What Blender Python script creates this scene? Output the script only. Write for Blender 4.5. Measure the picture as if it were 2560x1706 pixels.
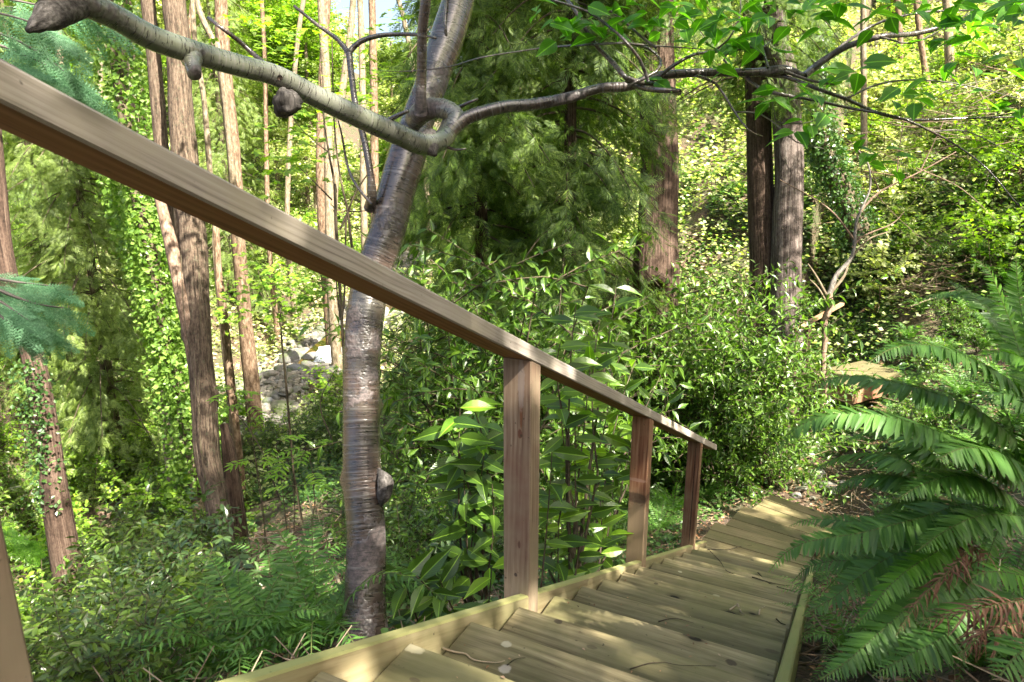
import bpy, math, random
import numpy as np
from mathutils import Matrix, Vector

for o in list(bpy.data.objects): bpy.data.objects.remove(o)
SC = bpy.context.scene
COL = SC.collection
R = math.radians
rng = np.random.default_rng(11)

# ------------------------------------------------------------------ camera
# world: x = to the right across the stairs, y = downhill along the stairs, z = up
F_PX, PITCH, ROLL, YAW = 1741.9, 0.253376, 0.00104, -0.462476
CAM = np.array([0.9876, -1.0069, 1.1129])
fw = np.array([math.sin(YAW)*math.cos(PITCH), math.cos(YAW)*math.cos(PITCH), -math.sin(PITCH)])
rt = np.array([math.cos(YAW), -math.sin(YAW), 0.0])
up = np.cross(rt, fw)
_c, _s = math.cos(ROLL), math.sin(ROLL)
rt, up = _c*rt + _s*up, -_s*rt + _c*up
cam = bpy.data.cameras.new('camera')
cam.sensor_width = 36
cam.lens = 36*F_PX/2560
cam.clip_start = 0.02
cam.clip_end = 500
cam.dof.use_dof = True
cam.dof.focus_distance = 4.2
cam.dof.aperture_fstop = 9
camo = bpy.data.objects.new('camera', cam)
COL.objects.link(camo)
camo.matrix_world = Matrix(((rt[0], up[0], -fw[0], CAM[0]), (rt[1], up[1], -fw[1], CAM[1]), (rt[2], up[2], -fw[2], CAM[2]), (0, 0, 0, 1)))
SC.camera = camo

# ------------------------------------------------------------------ light
SUN_EL, SUN_AZ = R(50), R(108)      # azimuth from +y clockwise
sdir = np.array([math.sin(SUN_AZ)*math.cos(SUN_EL), math.cos(SUN_AZ)*math.cos(SUN_EL), math.sin(SUN_EL)])
world = bpy.data.worlds.new('World')
SC.world = world
world.use_nodes = True
wn = world.node_tree
sky = wn.nodes.new('ShaderNodeTexSky')
sky.sky_type = 'NISHITA'
sky.sun_disc = False
sky.sun_elevation = SUN_EL
sky.sun_rotation = SUN_AZ
sky.air_density = 1.0
sky.dust_density = 5.0
sky.ozone_density = 0.0
wn.links.new(sky.outputs[0], wn.nodes['Background'].inputs[0])
wn.nodes['Background'].inputs[1].default_value = 0.075
sun = bpy.data.lights.new('sun', 'SUN')
sun.energy = 5.0
sun.angle = R(0.53)
sun.color = (1.0, 0.93, 0.80)
suno = bpy.data.objects.new('sun', sun)
COL.objects.link(suno)
suno.rotation_euler = Vector(sdir).to_track_quat('Z', 'Y').to_euler()
SC.view_settings.view_transform = 'Standard'
SC.view_settings.look = 'None'
SC.view_settings.gamma = 1
SC.view_settings.exposure = 2.5
SC.render.engine = 'CYCLES'
SC.cycles.max_bounces = 6
SC.cycles.diffuse_bounces = 3
SC.cycles.glossy_bounces = 2
SC.cycles.transmission_bounces = 3
SC.cycles.use_adaptive_sampling = True
SC.cycles.adaptive_threshold = 0.02
SC.cycles.use_denoising = True

# ------------------------------------------------------------------ maths helpers
def ray(px, py):
    return fw + rt*((px-1280)/F_PX) - up*((py-853)/F_PX)

def W(px, py, d):
    """point seen at photo pixel (px,py), d metres in front of the camera"""
    return CAM + ray(px, py)*d

_h = np.random.default_rng(5).random((64, 64, 64)).astype(np.float32)
def noise(p, scale=1.0):
    p = np.atleast_2d(p)*scale
    i = np.floor(p).astype(int); f = p-i; f = f*f*(3-2*f)
    def g(a, b, c): return _h[(i[:, 0]+a) & 63, (i[:, 1]+b) & 63, (i[:, 2]+c) & 63]
    x, y, z = f[:, 0], f[:, 1], f[:, 2]
    return ((g(0,0,0)*(1-x)+g(1,0,0)*x)*(1-y)+(g(0,1,0)*(1-x)+g(1,1,0)*x)*y)*(1-z)+((g(0,0,1)*(1-x)+g(1,0,1)*x)*(1-y)+(g(0,1,1)*(1-x)+g(1,1,1)*x)*y)*z-0.5

def fbm(p, s, n=3):
    return sum(noise(p, s*2**k)*0.5**k for k in range(n))

def sm(x, a, b):
    t = np.clip((x-a)/(b-a), 0, 1)
    return t*t*(3-2*t)

CY = [-20, -5, 5, 10, 17, 24, 35, 60]
CX = [-7.5, -9.2, -11, -13.2, -15.6, -17.2, -24, -36]
CZ = [-6.6, -6.2, -6.0, -5.8, -5.6, -5.25, -4.8, -3.6]
def height(x, y):
    x = np.asarray(x, float); y = np.asarray(y, float)
    hs = np.interp(y, [-30, -3, 5.2, 8.2, 13, 16, 60], [12, 1.1, -2.72, -3.42, -3.42, -2.9, 6])
    cx = np.interp(y, CY, CX); cz = np.interp(y, CY, CZ)
    # left flank: from the stairs down to the creek
    t = np.clip((-0.15-x)/(np.maximum(-0.15-cx-2.2, 1)), 0, 1)
    f = 0.35*t+0.65*t**1.6
    left = hs+(cz-hs)*f
    # creek bed
    d = cx-2.2-x
    west = cz+np.where(d > 0, 0.42*d*sm(d, 0, 4)+0.0*d, 0)
    h = np.where(x > -0.15, hs, np.where(d > 0, west, left))
    # right bank
    b = np.maximum(x-1.0, 0)
    h = h+np.minimum(b, 1.4)*0.95+np.maximum(b-1.4, 0)*0.42
    # far side of the dell rises
    h = h+0.36*np.maximum(y-14, 0)*sm(x, cx+3, cx+12)*np.where(x > -0.15, 0.4, 1.0)
    p = np.stack([x.ravel(), y.ravel(), np.zeros(x.size)], 1)
    nz = (fbm(p, 0.35, 3)*0.9).reshape(x.shape)
    damp = sm(np.abs(x-0.45), 0.6, 3.5)
    nearstair = sm(y, 8, 14)
    return h+nz*np.maximum(damp, nearstair)+(fbm(p+7, 2.1, 2)*0.09).reshape(x.shape)

def H(x, y): return float(height(np.array([x]), np.array([y]))[0])

def G(px, py, lift=0.0):
    """where the ray through photo pixel (px,py) meets the ground"""
    r_ = ray(px, py)
    ts = np.concatenate([np.arange(0.8, 12, 0.04), np.arange(12, 90, 0.2)])
    P = CAM+r_*ts[:, None]
    k = np.argmax(P[:, 2] < height(P[:, 0], P[:, 1]))
    q = P[k].copy(); q[2] = H(q[0], q[1])+lift
    return q

def depth(p): return float((np.asarray(p)-CAM) @ fw)

# ------------------------------------------------------------------ mesh helpers
class M:
    """quads with uvs and material indices, gathered as numpy arrays"""
    def __init__(s): s.v = []; s.uv = []; s.q = []; s.m = []; s.n = 0; s.sm = []
    def add(s, v, q, uv=None, mi=0, smooth=False):
        v = np.asarray(v, np.float32).reshape(-1, 3); q = np.asarray(q, np.int32).reshape(-1, 4)
        if uv is None: uv = np.zeros((len(v), 2), np.float32)
        s.v.append(v); s.uv.append(np.asarray(uv, np.float32)); s.q.append(q+s.n)
        s.m.append(np.full(len(q), mi, np.int32) if np.isscalar(mi) else mi)
        s.sm.append(np.full(len(q), smooth, bool)); s.n += len(v)
        return s
    def arrays(s):
        return np.concatenate(s.v), np.concatenate(s.q), np.concatenate(s.uv), np.concatenate(s.m), np.concatenate(s.sm)
    def mesh(s, name, mats):
        V, Q, UV, MI, SMO = s.arrays()
        me = bpy.data.meshes.new(name)
        me.vertices.add(len(V)); me.vertices.foreach_set('co', V.ravel())
        me.loops.add(Q.size); me.loops.foreach_set('vertex_index', Q.ravel())
        me.polygons.add(len(Q)); me.polygons.foreach_set('loop_start', np.arange(0, Q.size, 4, dtype=np.int32))
        me.polygons.foreach_set('material_index', MI)
        me.polygons.foreach_set('use_smooth', SMO)
        me.uv_layers.new(name='UVMap').data.foreach_set('uv', UV[Q.ravel()].ravel())
        for m in mats: me.materials.append(m)
        me.update(calc_edges=True)
        return me

def obj(name, m, mats, parent=None, loc=None, label=None, cat=None, group=None, kind=None):
    me = m if isinstance(m, bpy.types.Mesh) else m.mesh(name, mats if isinstance(mats, (list, tuple)) else [mats])
    o = bpy.data.objects.new(name, me); COL.objects.link(o)
    if parent is not None: o.parent = parent
    if loc is not None: o.location = loc
    return tag(o, label, cat, group, kind)

def tag(o, label=None, cat=None, group=None, kind=None):
    if label: o['label'] = label
    if cat: o['category'] = cat
    if group: o['group'] = group
    if kind: o['kind'] = kind
    return o

def thing(name, label, cat, loc=(0, 0, 0), group=None):
    o = bpy.data.objects.new(name, None); COL.objects.link(o); o.location = loc
    o.empty_display_size = 0.1
    return tag(o, label, cat, group)

def dup(root, loc, rot=(0, 0, 0), scale=1.0, label=None, group=None):
    r = root.copy(); COL.objects.link(r); r.location = loc; r.rotation_euler = rot
    r.scale = (scale,)*3 if np.isscalar(scale) else scale
    if label: r['label'] = label
    if group: r['group'] = group
    for ch in list(root.children):
        c = ch.copy(); COL.objects.link(c); c.parent = r
        for g in ch.children:
            d = g.copy(); COL.objects.link(d); d.parent = c
    return r

def unit(a): return a/(np.linalg.norm(a, axis=-1, keepdims=True)+1e-12)

def frames(fwd, upv):
    """(N,3,3): columns = side, forward, normal"""
    fwd = unit(fwd); side = unit(np.cross(fwd, upv)); nrm = np.cross(side, fwd)
    return np.stack([side, fwd, nrm], axis=-1)

def scatter(out, tmpl, pos, mats, scale, mi=None):
    """copy the template (V,Q,UV,MI) to every pos with its 3x3 matrix and scale"""
    V, Q, UV, MI = tmpl
    N = len(pos)
    if N == 0: return out
    scale = np.broadcast_to(scale, (N,)) if np.ndim(scale) < 2 else scale
    L = mats*(scale[:, None, None] if scale.ndim == 1 else scale[:, None, :])
    P = np.einsum('nij,vj->nvi', L, V)+pos[:, None, :]
    q = (Q[None]+(np.arange(N)*len(V))[:, None, None]).reshape(-1, 4)
    m_ = np.tile(MI, N) if mi is None else np.repeat(mi, len(Q))
    out.add(P.reshape(-1, 3), q, np.tile(UV, (N, 1)), m_)
    return out

def tmpl(m):
    V, Q, UV, MI, _ = m.arrays()
    return V, Q, UV, MI

def rand_dirs(n, zmin=-1, zmax=1, r=rng):
    z = r.uniform(zmin, zmax, n); a = r.uniform(0, 2*math.pi, n); q = np.sqrt(1-z*z)
    return np.stack([q*np.cos(a), q*np.sin(a), z], 1)

def kite(wid=0.5, fold=0.12, at=0.45):
    """one-quad leaf, length 1 along y"""
    V = np.array([[0, 0, 0], [wid/2, at, fold], [0, 1, 0], [-wid/2, at, fold]], float)
    return V, np.array([[0, 1, 2, 3]]), np.array([[.5, 0], [1, at], [.5, 1], [0, at]]), np.zeros(1, int)

def leaf(wid=0.38, prof=(0, .75, 1, .8, .02), fold=0.10, droop=0.18, ys=None):
    """leaf folded on its midrib, length 1 along y"""
    n = len(prof); ys = np.linspace(0, 1, n) if ys is None else np.array(ys)
    V = []; UV = []; Q = []
    for k in range(n):
        w = prof[k]*wid/2; z = -droop*ys[k]**2
        V += [[-w, ys[k], z+fold*prof[k]], [0, ys[k], z], [w, ys[k], z+fold*prof[k]]]
        UV += [[.5-prof[k]/2, ys[k]], [.5, ys[k]], [.5+prof[k]/2, ys[k]]]
        if k < n-1:
            b = 3*k
            Q += [[b, b+1, b+4, b+3], [b+1, b+2, b+5, b+4]]
    return np.array(V, float), np.array(Q), np.array(UV, float), np.zeros(len(Q), int)

KITE = kite(); KITE_N = kite(0.17, 0.03, 0.4); KITE_B = kite(0.75, 0.1, 0.5)
LEAF = leaf()
BLADE = leaf(0.2, (.6, 1, .75, .05), 0.03, 0.10)

def smooth_path(pts, rad, step):
    pts = np.asarray(pts, float); rad = np.asarray(rad, float)
    P = [pts[0]]; Rr = [rad[0]]
    pp = np.vstack([2*pts[0]-pts[1], pts, 2*pts[-1]-pts[-2]]); rr = np.r_[rad[0], rad, rad[-1]]
    for i in range(1, len(pp)-2):
        n = max(2, int(np.linalg.norm(pp[i+1]-pp[i])/step))
        for k in range(1, n+1):
            t = k/n
            a = 2*pp[i]; b = pp[i+1]-pp[i-1]; c = 2*pp[i-1]-5*pp[i]+4*pp[i+1]-pp[i+2]; d = -pp[i-1]+3*pp[i]-3*pp[i+1]+pp[i+2]
            P.append(0.5*(a+b*t+c*t*t+d*t**3)); Rr.append(rr[i]+(rr[i+1]-rr[i])*(t*t*(3-2*t)))
    return np.array(P), np.array(Rr)

def tube(out, pts, rad, n=10, step=0.1, bump=0.0, bs=6.0, ridges=0, mi=0, cap=True, seed=0.0, lumps=()):
    """tapering limb along a smoothed path; uv in metres; bump = bark relief; lumps = (t, angle, size, height)"""
    P, r_ = smooth_path(pts, rad, step)
    T = unit(np.gradient(P, axis=0))
    N0 = unit(np.cross(T[0], [0.3, 0.9, 0.2])); Ns = [N0]
    for k in range(1, len(P)):
        v = Ns[-1]-T[k]*(Ns[-1] @ T[k]); Ns.append(v/np.linalg.norm(v))
    Ns = np.array(Ns); B = np.cross(T, Ns)
    L = np.r_[0, np.cumsum(np.linalg.norm(np.diff(P, axis=0), axis=1))]
    a = np.linspace(0, 2*math.pi, n+1)
    ca, sa = np.cos(a), np.sin(a)
    D = Ns[:, None, :]*ca[None, :, None]+B[:, None, :]*sa[None, :, None]
    rr = np.repeat(r_[:, None], n+1, 1).copy()
    if bump:
        q = np.stack([np.broadcast_to(ca*1.0, rr.shape), np.broadcast_to(sa*1.0, rr.shape), np.repeat(L[:, None], n+1, 1)], -1).reshape(-1, 3)
        q[:, :2] *= r_.mean()*bs*1.0; q[:, 2] *= bs*0.35
        rr *= 1+bump*2*fbm(q+seed*3.7, 1.0, 3).reshape(rr.shape)
        if ridges:
            w = noise(np.stack([q[:, 0]*0+seed, q[:, 2]*0.6, q[:, 0]*0], 1)).reshape(rr.shape)
            rr *= 1+bump*0.8*np.abs(np.sin(a[None, :]*ridges/2+w*3))
    for (t, an, sz, hh) in lumps:
        dl = (L[:, None]-t*L[-1])/sz; da = ((a[None, :]-an+math.pi) % (2*math.pi)-math.pi)*r_[:, None]/sz
        rr += hh*np.exp(-(dl**2+da**2))
    V = P[:, None, :]+D*rr[..., None]
    uv = np.stack([np.broadcast_to(a[None, :]*r_.mean(), rr.shape), np.repeat(L[:, None], n+1, 1)], -1)
    k, j = np.meshgrid(np.arange(len(P)-1), np.arange(n), indexing='ij')
    b = (k*(n+1)+j).ravel()
    Q = np.stack([b, b+1, b+n+2, b+n+1], 1)
    V = V.reshape(-1, 3); uv = uv.reshape(-1, 2)
    if cap:
        for row, flip in ((0, 1), (len(P)-1, 0)):
            c0 = len(V); ring = row*(n+1)+np.arange(n+1)
            V = np.vstack([V, P[row]+T[row]*(0.15*r_[row]*(1 if row else -1))]); uv = np.vstack([uv, [0, L[row]]])
            qs = np.stack([ring[:-1], ring[1:], np.full(n, c0), np.full(n, c0)], 1)
            if not flip: pass
            # two-vertex fans are kept as quads by pairing neighbours
            ev = np.arange(0, n-1, 2)
            q2 = np.stack([ring[ev], ring[ev+1], ring[ev+2], np.full(len(ev), c0)], 1)
            Q = np.vstack([Q, q2])
    out.add(V, Q, uv, mi, True)
    return P, r_

def box(out, c, s, rz=0.0, mi=0, slope=0.0, bev=0.004, uvdir=0, mis=None):
    """bevelled board: centre c, size s; rz about z; slope tilts the y axis; uv along axis uvdir"""
    hx, hy, hz = np.array(s)/2
    b = min(bev, hx*0.4, hy*0.4, hz*0.4)
    V = []; Q = []; UV = []; MI = []
    # six faces inset + 12 bevel strips (+ corners left to the strips)
    sg = [(-1, -1, -1), (1, -1, -1), (1, 1, -1), (-1, 1, -1), (-1, -1, 1), (1, -1, 1), (1, 1, 1), (-1, 1, 1)]
    idx = {}
    for ci, g_ in enumerate(sg):
        for ax in range(3):
            h = [hx-b, hy-b, hz-b]; h[ax] += b
            p = [g_[k]*h[k] for k in range(3)]
            idx[ci, ax] = len(V); V.append(p)
            o_ = [(p[1], p[2], p[0]), (p[0], p[2], p[1]), (p[0], p[1], p[2])]
            u_ = p[uvdir]; oth = [k for k in range(3) if k != uvdir]
            w_ = p[oth[0]] if ax == oth[1] else p[oth[1]] if ax == oth[0] else p[oth[0]]
            if ax == uvdir: UV.append((p[oth[0]]*1.0+9, p[oth[1]]))
            else: UV.append((w_+(3.1*ax)+c[0]*5+c[1]*7.3, u_+c[1]*3.3+ax*1.7))
    faces = {(0, -1): (0, 3, 7, 4), (0, 1): (1, 2, 6, 5), (1, -1): (0, 1, 5, 4), (1, 1): (3, 2, 6, 7), (2, -1): (0, 1, 2, 3), (2, 1): (4, 5, 6, 7)}
    for fi, ((ax, sgn), f) in enumerate(faces.items()):
        Q.append([idx[i, ax] for i in f]); MI.append(mi if mis is None else mis[fi])
    edges = [(0, 1), (1, 2), (2, 3), (3, 0), (4, 5), (5, 6), (6, 7), (7, 4), (0, 4), (1, 5), (2, 6), (3, 7)]
    for a_, b_ in edges:
        d = [k for k in range(3) if sg[a_][k] != sg[b_][k]][0]
        o1, o2 = [k for k in range(3) if k != d]
        Q.append([idx[a_, o1], idx[b_, o1], idx[b_, o2], idx[a_, o2]]); MI.append(mi if mis is None else mis[5])
    V = np.array(V)
    if slope:
        V[:, 2] += V[:, 1]*slope
    c_, s_ = math.cos(rz), math.sin(rz)
    V = np.stack([V[:, 0]*c_-V[:, 1]*s_, V[:, 0]*s_+V[:, 1]*c_, V[:, 2]], 1)+np.array(c)
    out.add(V, Q, UV, np.array(MI))
    return out

# ------------------------------------------------------------------ materials
class NT:
    def __init__(s, name):
        s.mat = bpy.data.materials.new(name); s.mat.use_nodes = True
        s.t = s.mat.node_tree; s.n = s.t.nodes; s.b = s.n['Principled BSDF']; s.out = s.n['Material Output']
    def node(s, typ, **kw):
        n = s.n.new(typ)
        for k, v in kw.items():
            if k.startswith('_'): setattr(n, k[1:], v)
            else: n.inputs[k.replace('__', ' ')].default_value = v
        return n
    def l(s, a, b): s.t.links.new(a, b)
    def mapping(s, src, scale, loc=(0, 0, 0)):
        m = s.n.new('ShaderNodeMapping'); m.inputs['Scale'].default_value = scale; m.inputs['Location'].default_value = loc
        s.l(src, m.inputs['Vector']); return m.outputs[0]
    def noise(s, vec, scale, detail=4, rough=0.55, dist=0.0):
        n = s.n.new('ShaderNodeTexNoise'); n.inputs['Scale'].default_value = scale; n.inputs['Detail'].default_value = detail
        n.inputs['Roughness'].default_value = rough; n.inputs['Distortion'].default_value = dist
        if vec is not None: s.l(vec, n.inputs['Vector'])
        return n.outputs['Fac']
    def ramp(s, fac, stops):
        r = s.n.new('ShaderNodeValToRGB'); cr = r.color_ramp
        while len(cr.elements) < len(stops): cr.elements.new(0.5)
        for e, (p, c) in zip(cr.elements, stops): e.position = p; e.color = (*c, 1) if len(c) == 3 else c
        s.l(fac, r.inputs[0]); return r.outputs[0]
    def mix(s, fac, a, b, mode='MIX'):
        m = s.n.new('ShaderNodeMix'); m.data_type = 'RGBA'; m.blend_type = mode
        for i, v in ((0, fac), (6, a), (7, b)):
            if hasattr(v, 'is_output'): s.l(v, m.inputs[i])
            else: m.inputs[i].default_value = v if i == 0 else (*v, 1)
        return m.outputs[2]
    def math(s, op, a, b=0.0):
        m = s.n.new('ShaderNodeMath'); m.operation = op
        for i, v in ((0, a), (1, b)):
            if hasattr(v, 'is_output'): s.l(v, m.inputs[i])
            else: m.inputs[i].default_value = v
        return m.outputs[0]
    def bump(s, h, dist, strength=1.0):
        b = s.n.new('ShaderNodeBump'); b.inputs['Distance'].default_value = dist; b.inputs['Strength'].default_value = strength
        s.l(h, b.inputs['Height']); s.l(b.outputs[0], s.b.inputs['Normal']); return b
    def uv(s): return s.n.new('ShaderNodeTexCoord').outputs['UV']
    def ob(s): return s.n.new('ShaderNodeTexCoord').outputs['Object']
    def pos(s): return s.n.new('ShaderNodeNewGeometry').outputs['Position']

G8 = lambda r, g, b: tuple(((c/255+0.055)/1.055)**2.4 if c > 10 else c/255/12.92 for c in (r, g, b))

def leaf_mat(name, cols, trans=0.45, rough=0.4, tcol=None, vein=False, spec=0.5, patch=0.35, obj_var=0.5):
    """cols: dark .. light leaf colours"""
    n = NT(name)
    g = n.n.new('ShaderNodeNewGeometry'); oi = n.n.new('ShaderNodeObjectInfo')
    nz = n.noise(g.outputs['Position'], 1.3, 2)
    f = n.math('ADD', n.math('MULTIPLY', g.outputs['Random Per Island'], 0.55), n.math('MULTIPLY', nz, patch))
    f = n.math('ADD', f, n.math('MULTIPLY', oi.outputs['Random'], obj_var*0.3))
    k = len(cols)
    col = n.ramp(f, [(0.15+0.8*i/(k-1), c) for i, c in enumerate(cols)])
    if vein:
        uv = n.uv(); sp = n.n.new('ShaderNodeSeparateXYZ'); n.l(uv, sp.inputs[0])
        dx = n.math('ABSOLUTE', n.math('SUBTRACT', sp.outputs[0], 0.5))
        mid = n.math('LESS_THAN', dx, 0.035)
        sv = n.math('SINE', n.math('ADD', n.math('MULTIPLY', sp.outputs[1], 70.0), n.math('MULTIPLY', dx, -45.0)))
        side = n.math('MULTIPLY', n.math('GREATER_THAN', sv, 0.9), 0.14)
        vf = n.math('MAXIMUM', mid, side)
        col = n.mix(n.math('MULTIPLY', vf, 0.5), col, tuple(min(1, c*2.2+0.02) for c in cols[-1]))
        n.bump(n.math('ADD', n.math('MULTIPLY', sv, 0.3), n.math('MULTIPLY', mid, -1.0)), 0.0015, 0.6)
    n.l(col, n.b.inputs['Base Color'])
    n.b.inputs['Roughness'].default_value = rough
    n.b.inputs['Specular IOR Level'].default_value = spec
    tr = n.n.new('ShaderNodeBsdfTranslucent')
    tc = n.mix(1.0, col, tcol or (1.5, 1.7, 0.55), 'MULTIPLY')
    n.l(tc, tr.inputs['Color'])
    ms = n.n.new('ShaderNodeMixShader'); ms.inputs[0].default_value = trans
    n.l(n.b.outputs[0], ms.inputs[1]); n.l(tr.outputs[0], ms.inputs[2]); n.l(ms.outputs[0], n.out.inputs[0])
    return n.mat

def wood_mat(name, c_dark, c_mid, c_light, grain=55, nosing=False, green=None, stain=None, rough=0.75, knots=True, streak=0.5):
    n = NT(name); uv = n.uv()
    warp = n.noise(n.mapping(uv, (3, 1.2, 1)), 1.0, 3)
    wv = n.n.new('ShaderNodeVectorMath'); wv.operation = 'ADD'
    cmb = n.n.new('ShaderNodeCombineXYZ'); n.l(n.math('MULTIPLY', warp, 0.045), cmb.inputs[0])
    n.l(uv, wv.inputs[0]); n.l(cmb.outputs[0], wv.inputs[1])
    g1 = n.noise(n.mapping(wv.outputs[0], (grain, 2.6, 1)), 1.0, 4, 0.65)
    g2 = n.noise(n.mapping(wv.outputs[0], (grain*4, 5, 1)), 1.0, 2, 0.6)
    w = n.n.new('ShaderNodeTexWave'); w.wave_type = 'BANDS'; w.bands_direction = 'X'
    w.inputs['Scale'].default_value = grain*0.22; w.inputs['Distortion'].default_value = 4; w.inputs['Detail'].default_value = 2; w.inputs['Detail Scale'].default_value = 0.12
    n.l(n.mapping(wv.outputs[0], (1, 0.12, 1)), w.inputs['Vector'])
    f = n.math('ADD', n.math('MULTIPLY', g1, 0.86), n.math('MULTIPLY', w.outputs['Fac'], 0.26*streak))
    f = n.math('ADD', f, n.math('MULTIPLY', n.math('SUBTRACT', g2, 0.5), 0.35))
    col = n.ramp(f, [(0.25, c_dark), (0.48, c_mid), (0.75, c_light)])
    blot = n.noise(uv, 3.0, 4, 0.6)
    if stain: col = n.mix(n.ramp(blot, [(0.46, (0, 0, 0)), (0.68, (0.8, 0.8, 0.8))]), col, stain)
    if green: col = n.mix(n.ramp(n.noise(uv, 1.7, 5, 0.65), [(0.40, (0, 0, 0)), (0.62, (0.75, 0.75, 0.75))]), col, green)
    h = f
    if knots:
        v = n.n.new('ShaderNodeTexVoronoi'); v.inputs['Scale'].default_value = 1.0; v.inputs['Randomness'].default_value = 1
        n.l(n.mapping(uv, (5.5, 2.6, 1)), v.inputs['Vector'])
        kf = n.ramp(v.outputs['Distance'], [(0.055, (1, 1, 1)), (0.08, (0.45, 0.45, 0.45)), (0.16, (0, 0, 0))])
        col = n.mix(kf, col, tuple(c*0.22 for c in c_dark))
    oi = n.n.new('ShaderNodeObjectInfo')
    col = n.mix(1.0, col, n.ramp(oi.outputs['Random'], [(0, (0.66, 0.67, 0.64)), (1, (1.2, 1.17, 1.12))]), 'MULTIPLY')
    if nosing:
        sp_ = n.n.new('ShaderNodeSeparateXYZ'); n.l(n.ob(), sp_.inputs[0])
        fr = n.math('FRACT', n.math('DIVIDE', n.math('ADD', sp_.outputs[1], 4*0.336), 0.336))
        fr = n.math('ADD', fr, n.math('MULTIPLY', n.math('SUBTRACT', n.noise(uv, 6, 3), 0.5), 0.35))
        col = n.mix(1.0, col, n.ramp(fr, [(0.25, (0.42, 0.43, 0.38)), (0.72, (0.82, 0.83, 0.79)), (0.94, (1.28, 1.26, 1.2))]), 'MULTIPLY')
    # specks of dirt
    sp = n.ramp(n.noise(uv, 45, 2, 0.5), [(0.70, (0, 0, 0)), (0.76, (0.8, 0.8, 0.8))])
    col = n.mix(sp, col, (0.04, 0.032, 0.02))
    n.l(col, n.b.inputs['Base Color']); n.b.inputs['Roughness'].default_value = rough
    n.b.inputs['Specular IOR Level'].default_value = 0.25
    n.bump(h, 0.0009, 0.5)
    return n.mat

def spots(mat, items):
    """knots, stains and a painted sunlit patch: (centre, radii, colour, strength) in metres on the timber itself"""
    nt = mat.node_tree; b = nt.nodes['Principled BSDF']; src = b.inputs['Base Color'].links[0].from_socket
    tc = nt.nodes.new('ShaderNodeTexCoord'); wob = nt.nodes.new('ShaderNodeTexNoise'); wob.inputs['Scale'].default_value = 60; nt.links.new(tc.outputs['Object'], wob.inputs['Vector'])
    for c_, r_, col, st in items:
        mp = nt.nodes.new('ShaderNodeMapping'); mp.inputs['Scale'].default_value = [1/q for q in r_]; mp.inputs['Location'].default_value = [-c/q for c, q in zip(c_, r_)]
        nt.links.new(tc.outputs['Object'], mp.inputs['Vector'])
        ln = nt.nodes.new('ShaderNodeVectorMath'); ln.operation = 'LENGTH'; nt.links.new(mp.outputs[0], ln.inputs[0])
        ad = nt.nodes.new('ShaderNodeMath'); ad.operation = 'MULTIPLY_ADD'; nt.links.new(wob.outputs['Fac'], ad.inputs[0]); ad.inputs[1].default_value = 0.7; nt.links.new(ln.outputs['Value'], ad.inputs[2])
        mr = nt.nodes.new('ShaderNodeMapRange'); mr.inputs['From Min'].default_value = 1.45; mr.inputs['From Max'].default_value = 1.15; mr.inputs['To Max'].default_value = st; nt.links.new(ad.outputs[0], mr.inputs['Value'])
        mx = nt.nodes.new('ShaderNodeMix'); mx.data_type = 'RGBA'; nt.links.new(mr.outputs[0], mx.inputs[0]); nt.links.new(src, mx.inputs[6]); mx.inputs[7].default_value = (*col, 1); src = mx.outputs[2]
    nt.links.new(src, b.inputs['Base Color'])

def bark_mat(name, dark, mid, light, vscale=(14, 2.2), lichen=None, bump=0.02, rough=0.9, rings=False, patch=None):
    n = NT(name); uv = n.uv()
    v1 = n.noise(n.mapping(uv, (vscale[0], vscale[1], 1)), 1.0, 5, 0.65, 0.4)
    v2 = n.noise(n.mapping(uv, (vscale[0]*3, vscale[1]*3, 1)), 1.0, 3, 0.6)
    v3 = n.noise(n.mapping(uv, (vscale[0]*1.2, vscale[0]*0.5, 1)), 1.0, 4, 0.7)
    f = n.math('ADD', n.math('MULTIPLY', v1, 0.5), n.math('ADD', n.math('MULTIPLY', v2, 0.2), n.math('MULTIPLY', v3, 0.3)))
    col = n.ramp(f, [(0.40, dark), (0.5, mid), (0.61, light)])
    big = n.noise(n.pos(), 1.7, 4, 0.6)
    if patch: col = n.mix(n.ramp(big, [(0.44, (0, 0, 0)), (0.6, (0.85, 0.85, 0.85))]), col, patch)
    if lichen:
        lf = n.noise(n.pos(), 22, 5, 0.75)
        col = n.mix(n.ramp(lf, [(0.55, (0, 0, 0)), (0.70, (0.6, 0.6, 0.6))]), col, lichen)
    n.l(col, n.b.inputs['Base Color']); n.b.inputs['Roughness'].default_value = rough
    n.b.inputs['Specular IOR Level'].default_value = 0.2
    n.bump(f, bump, 1.0)
    return n.mat

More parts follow.
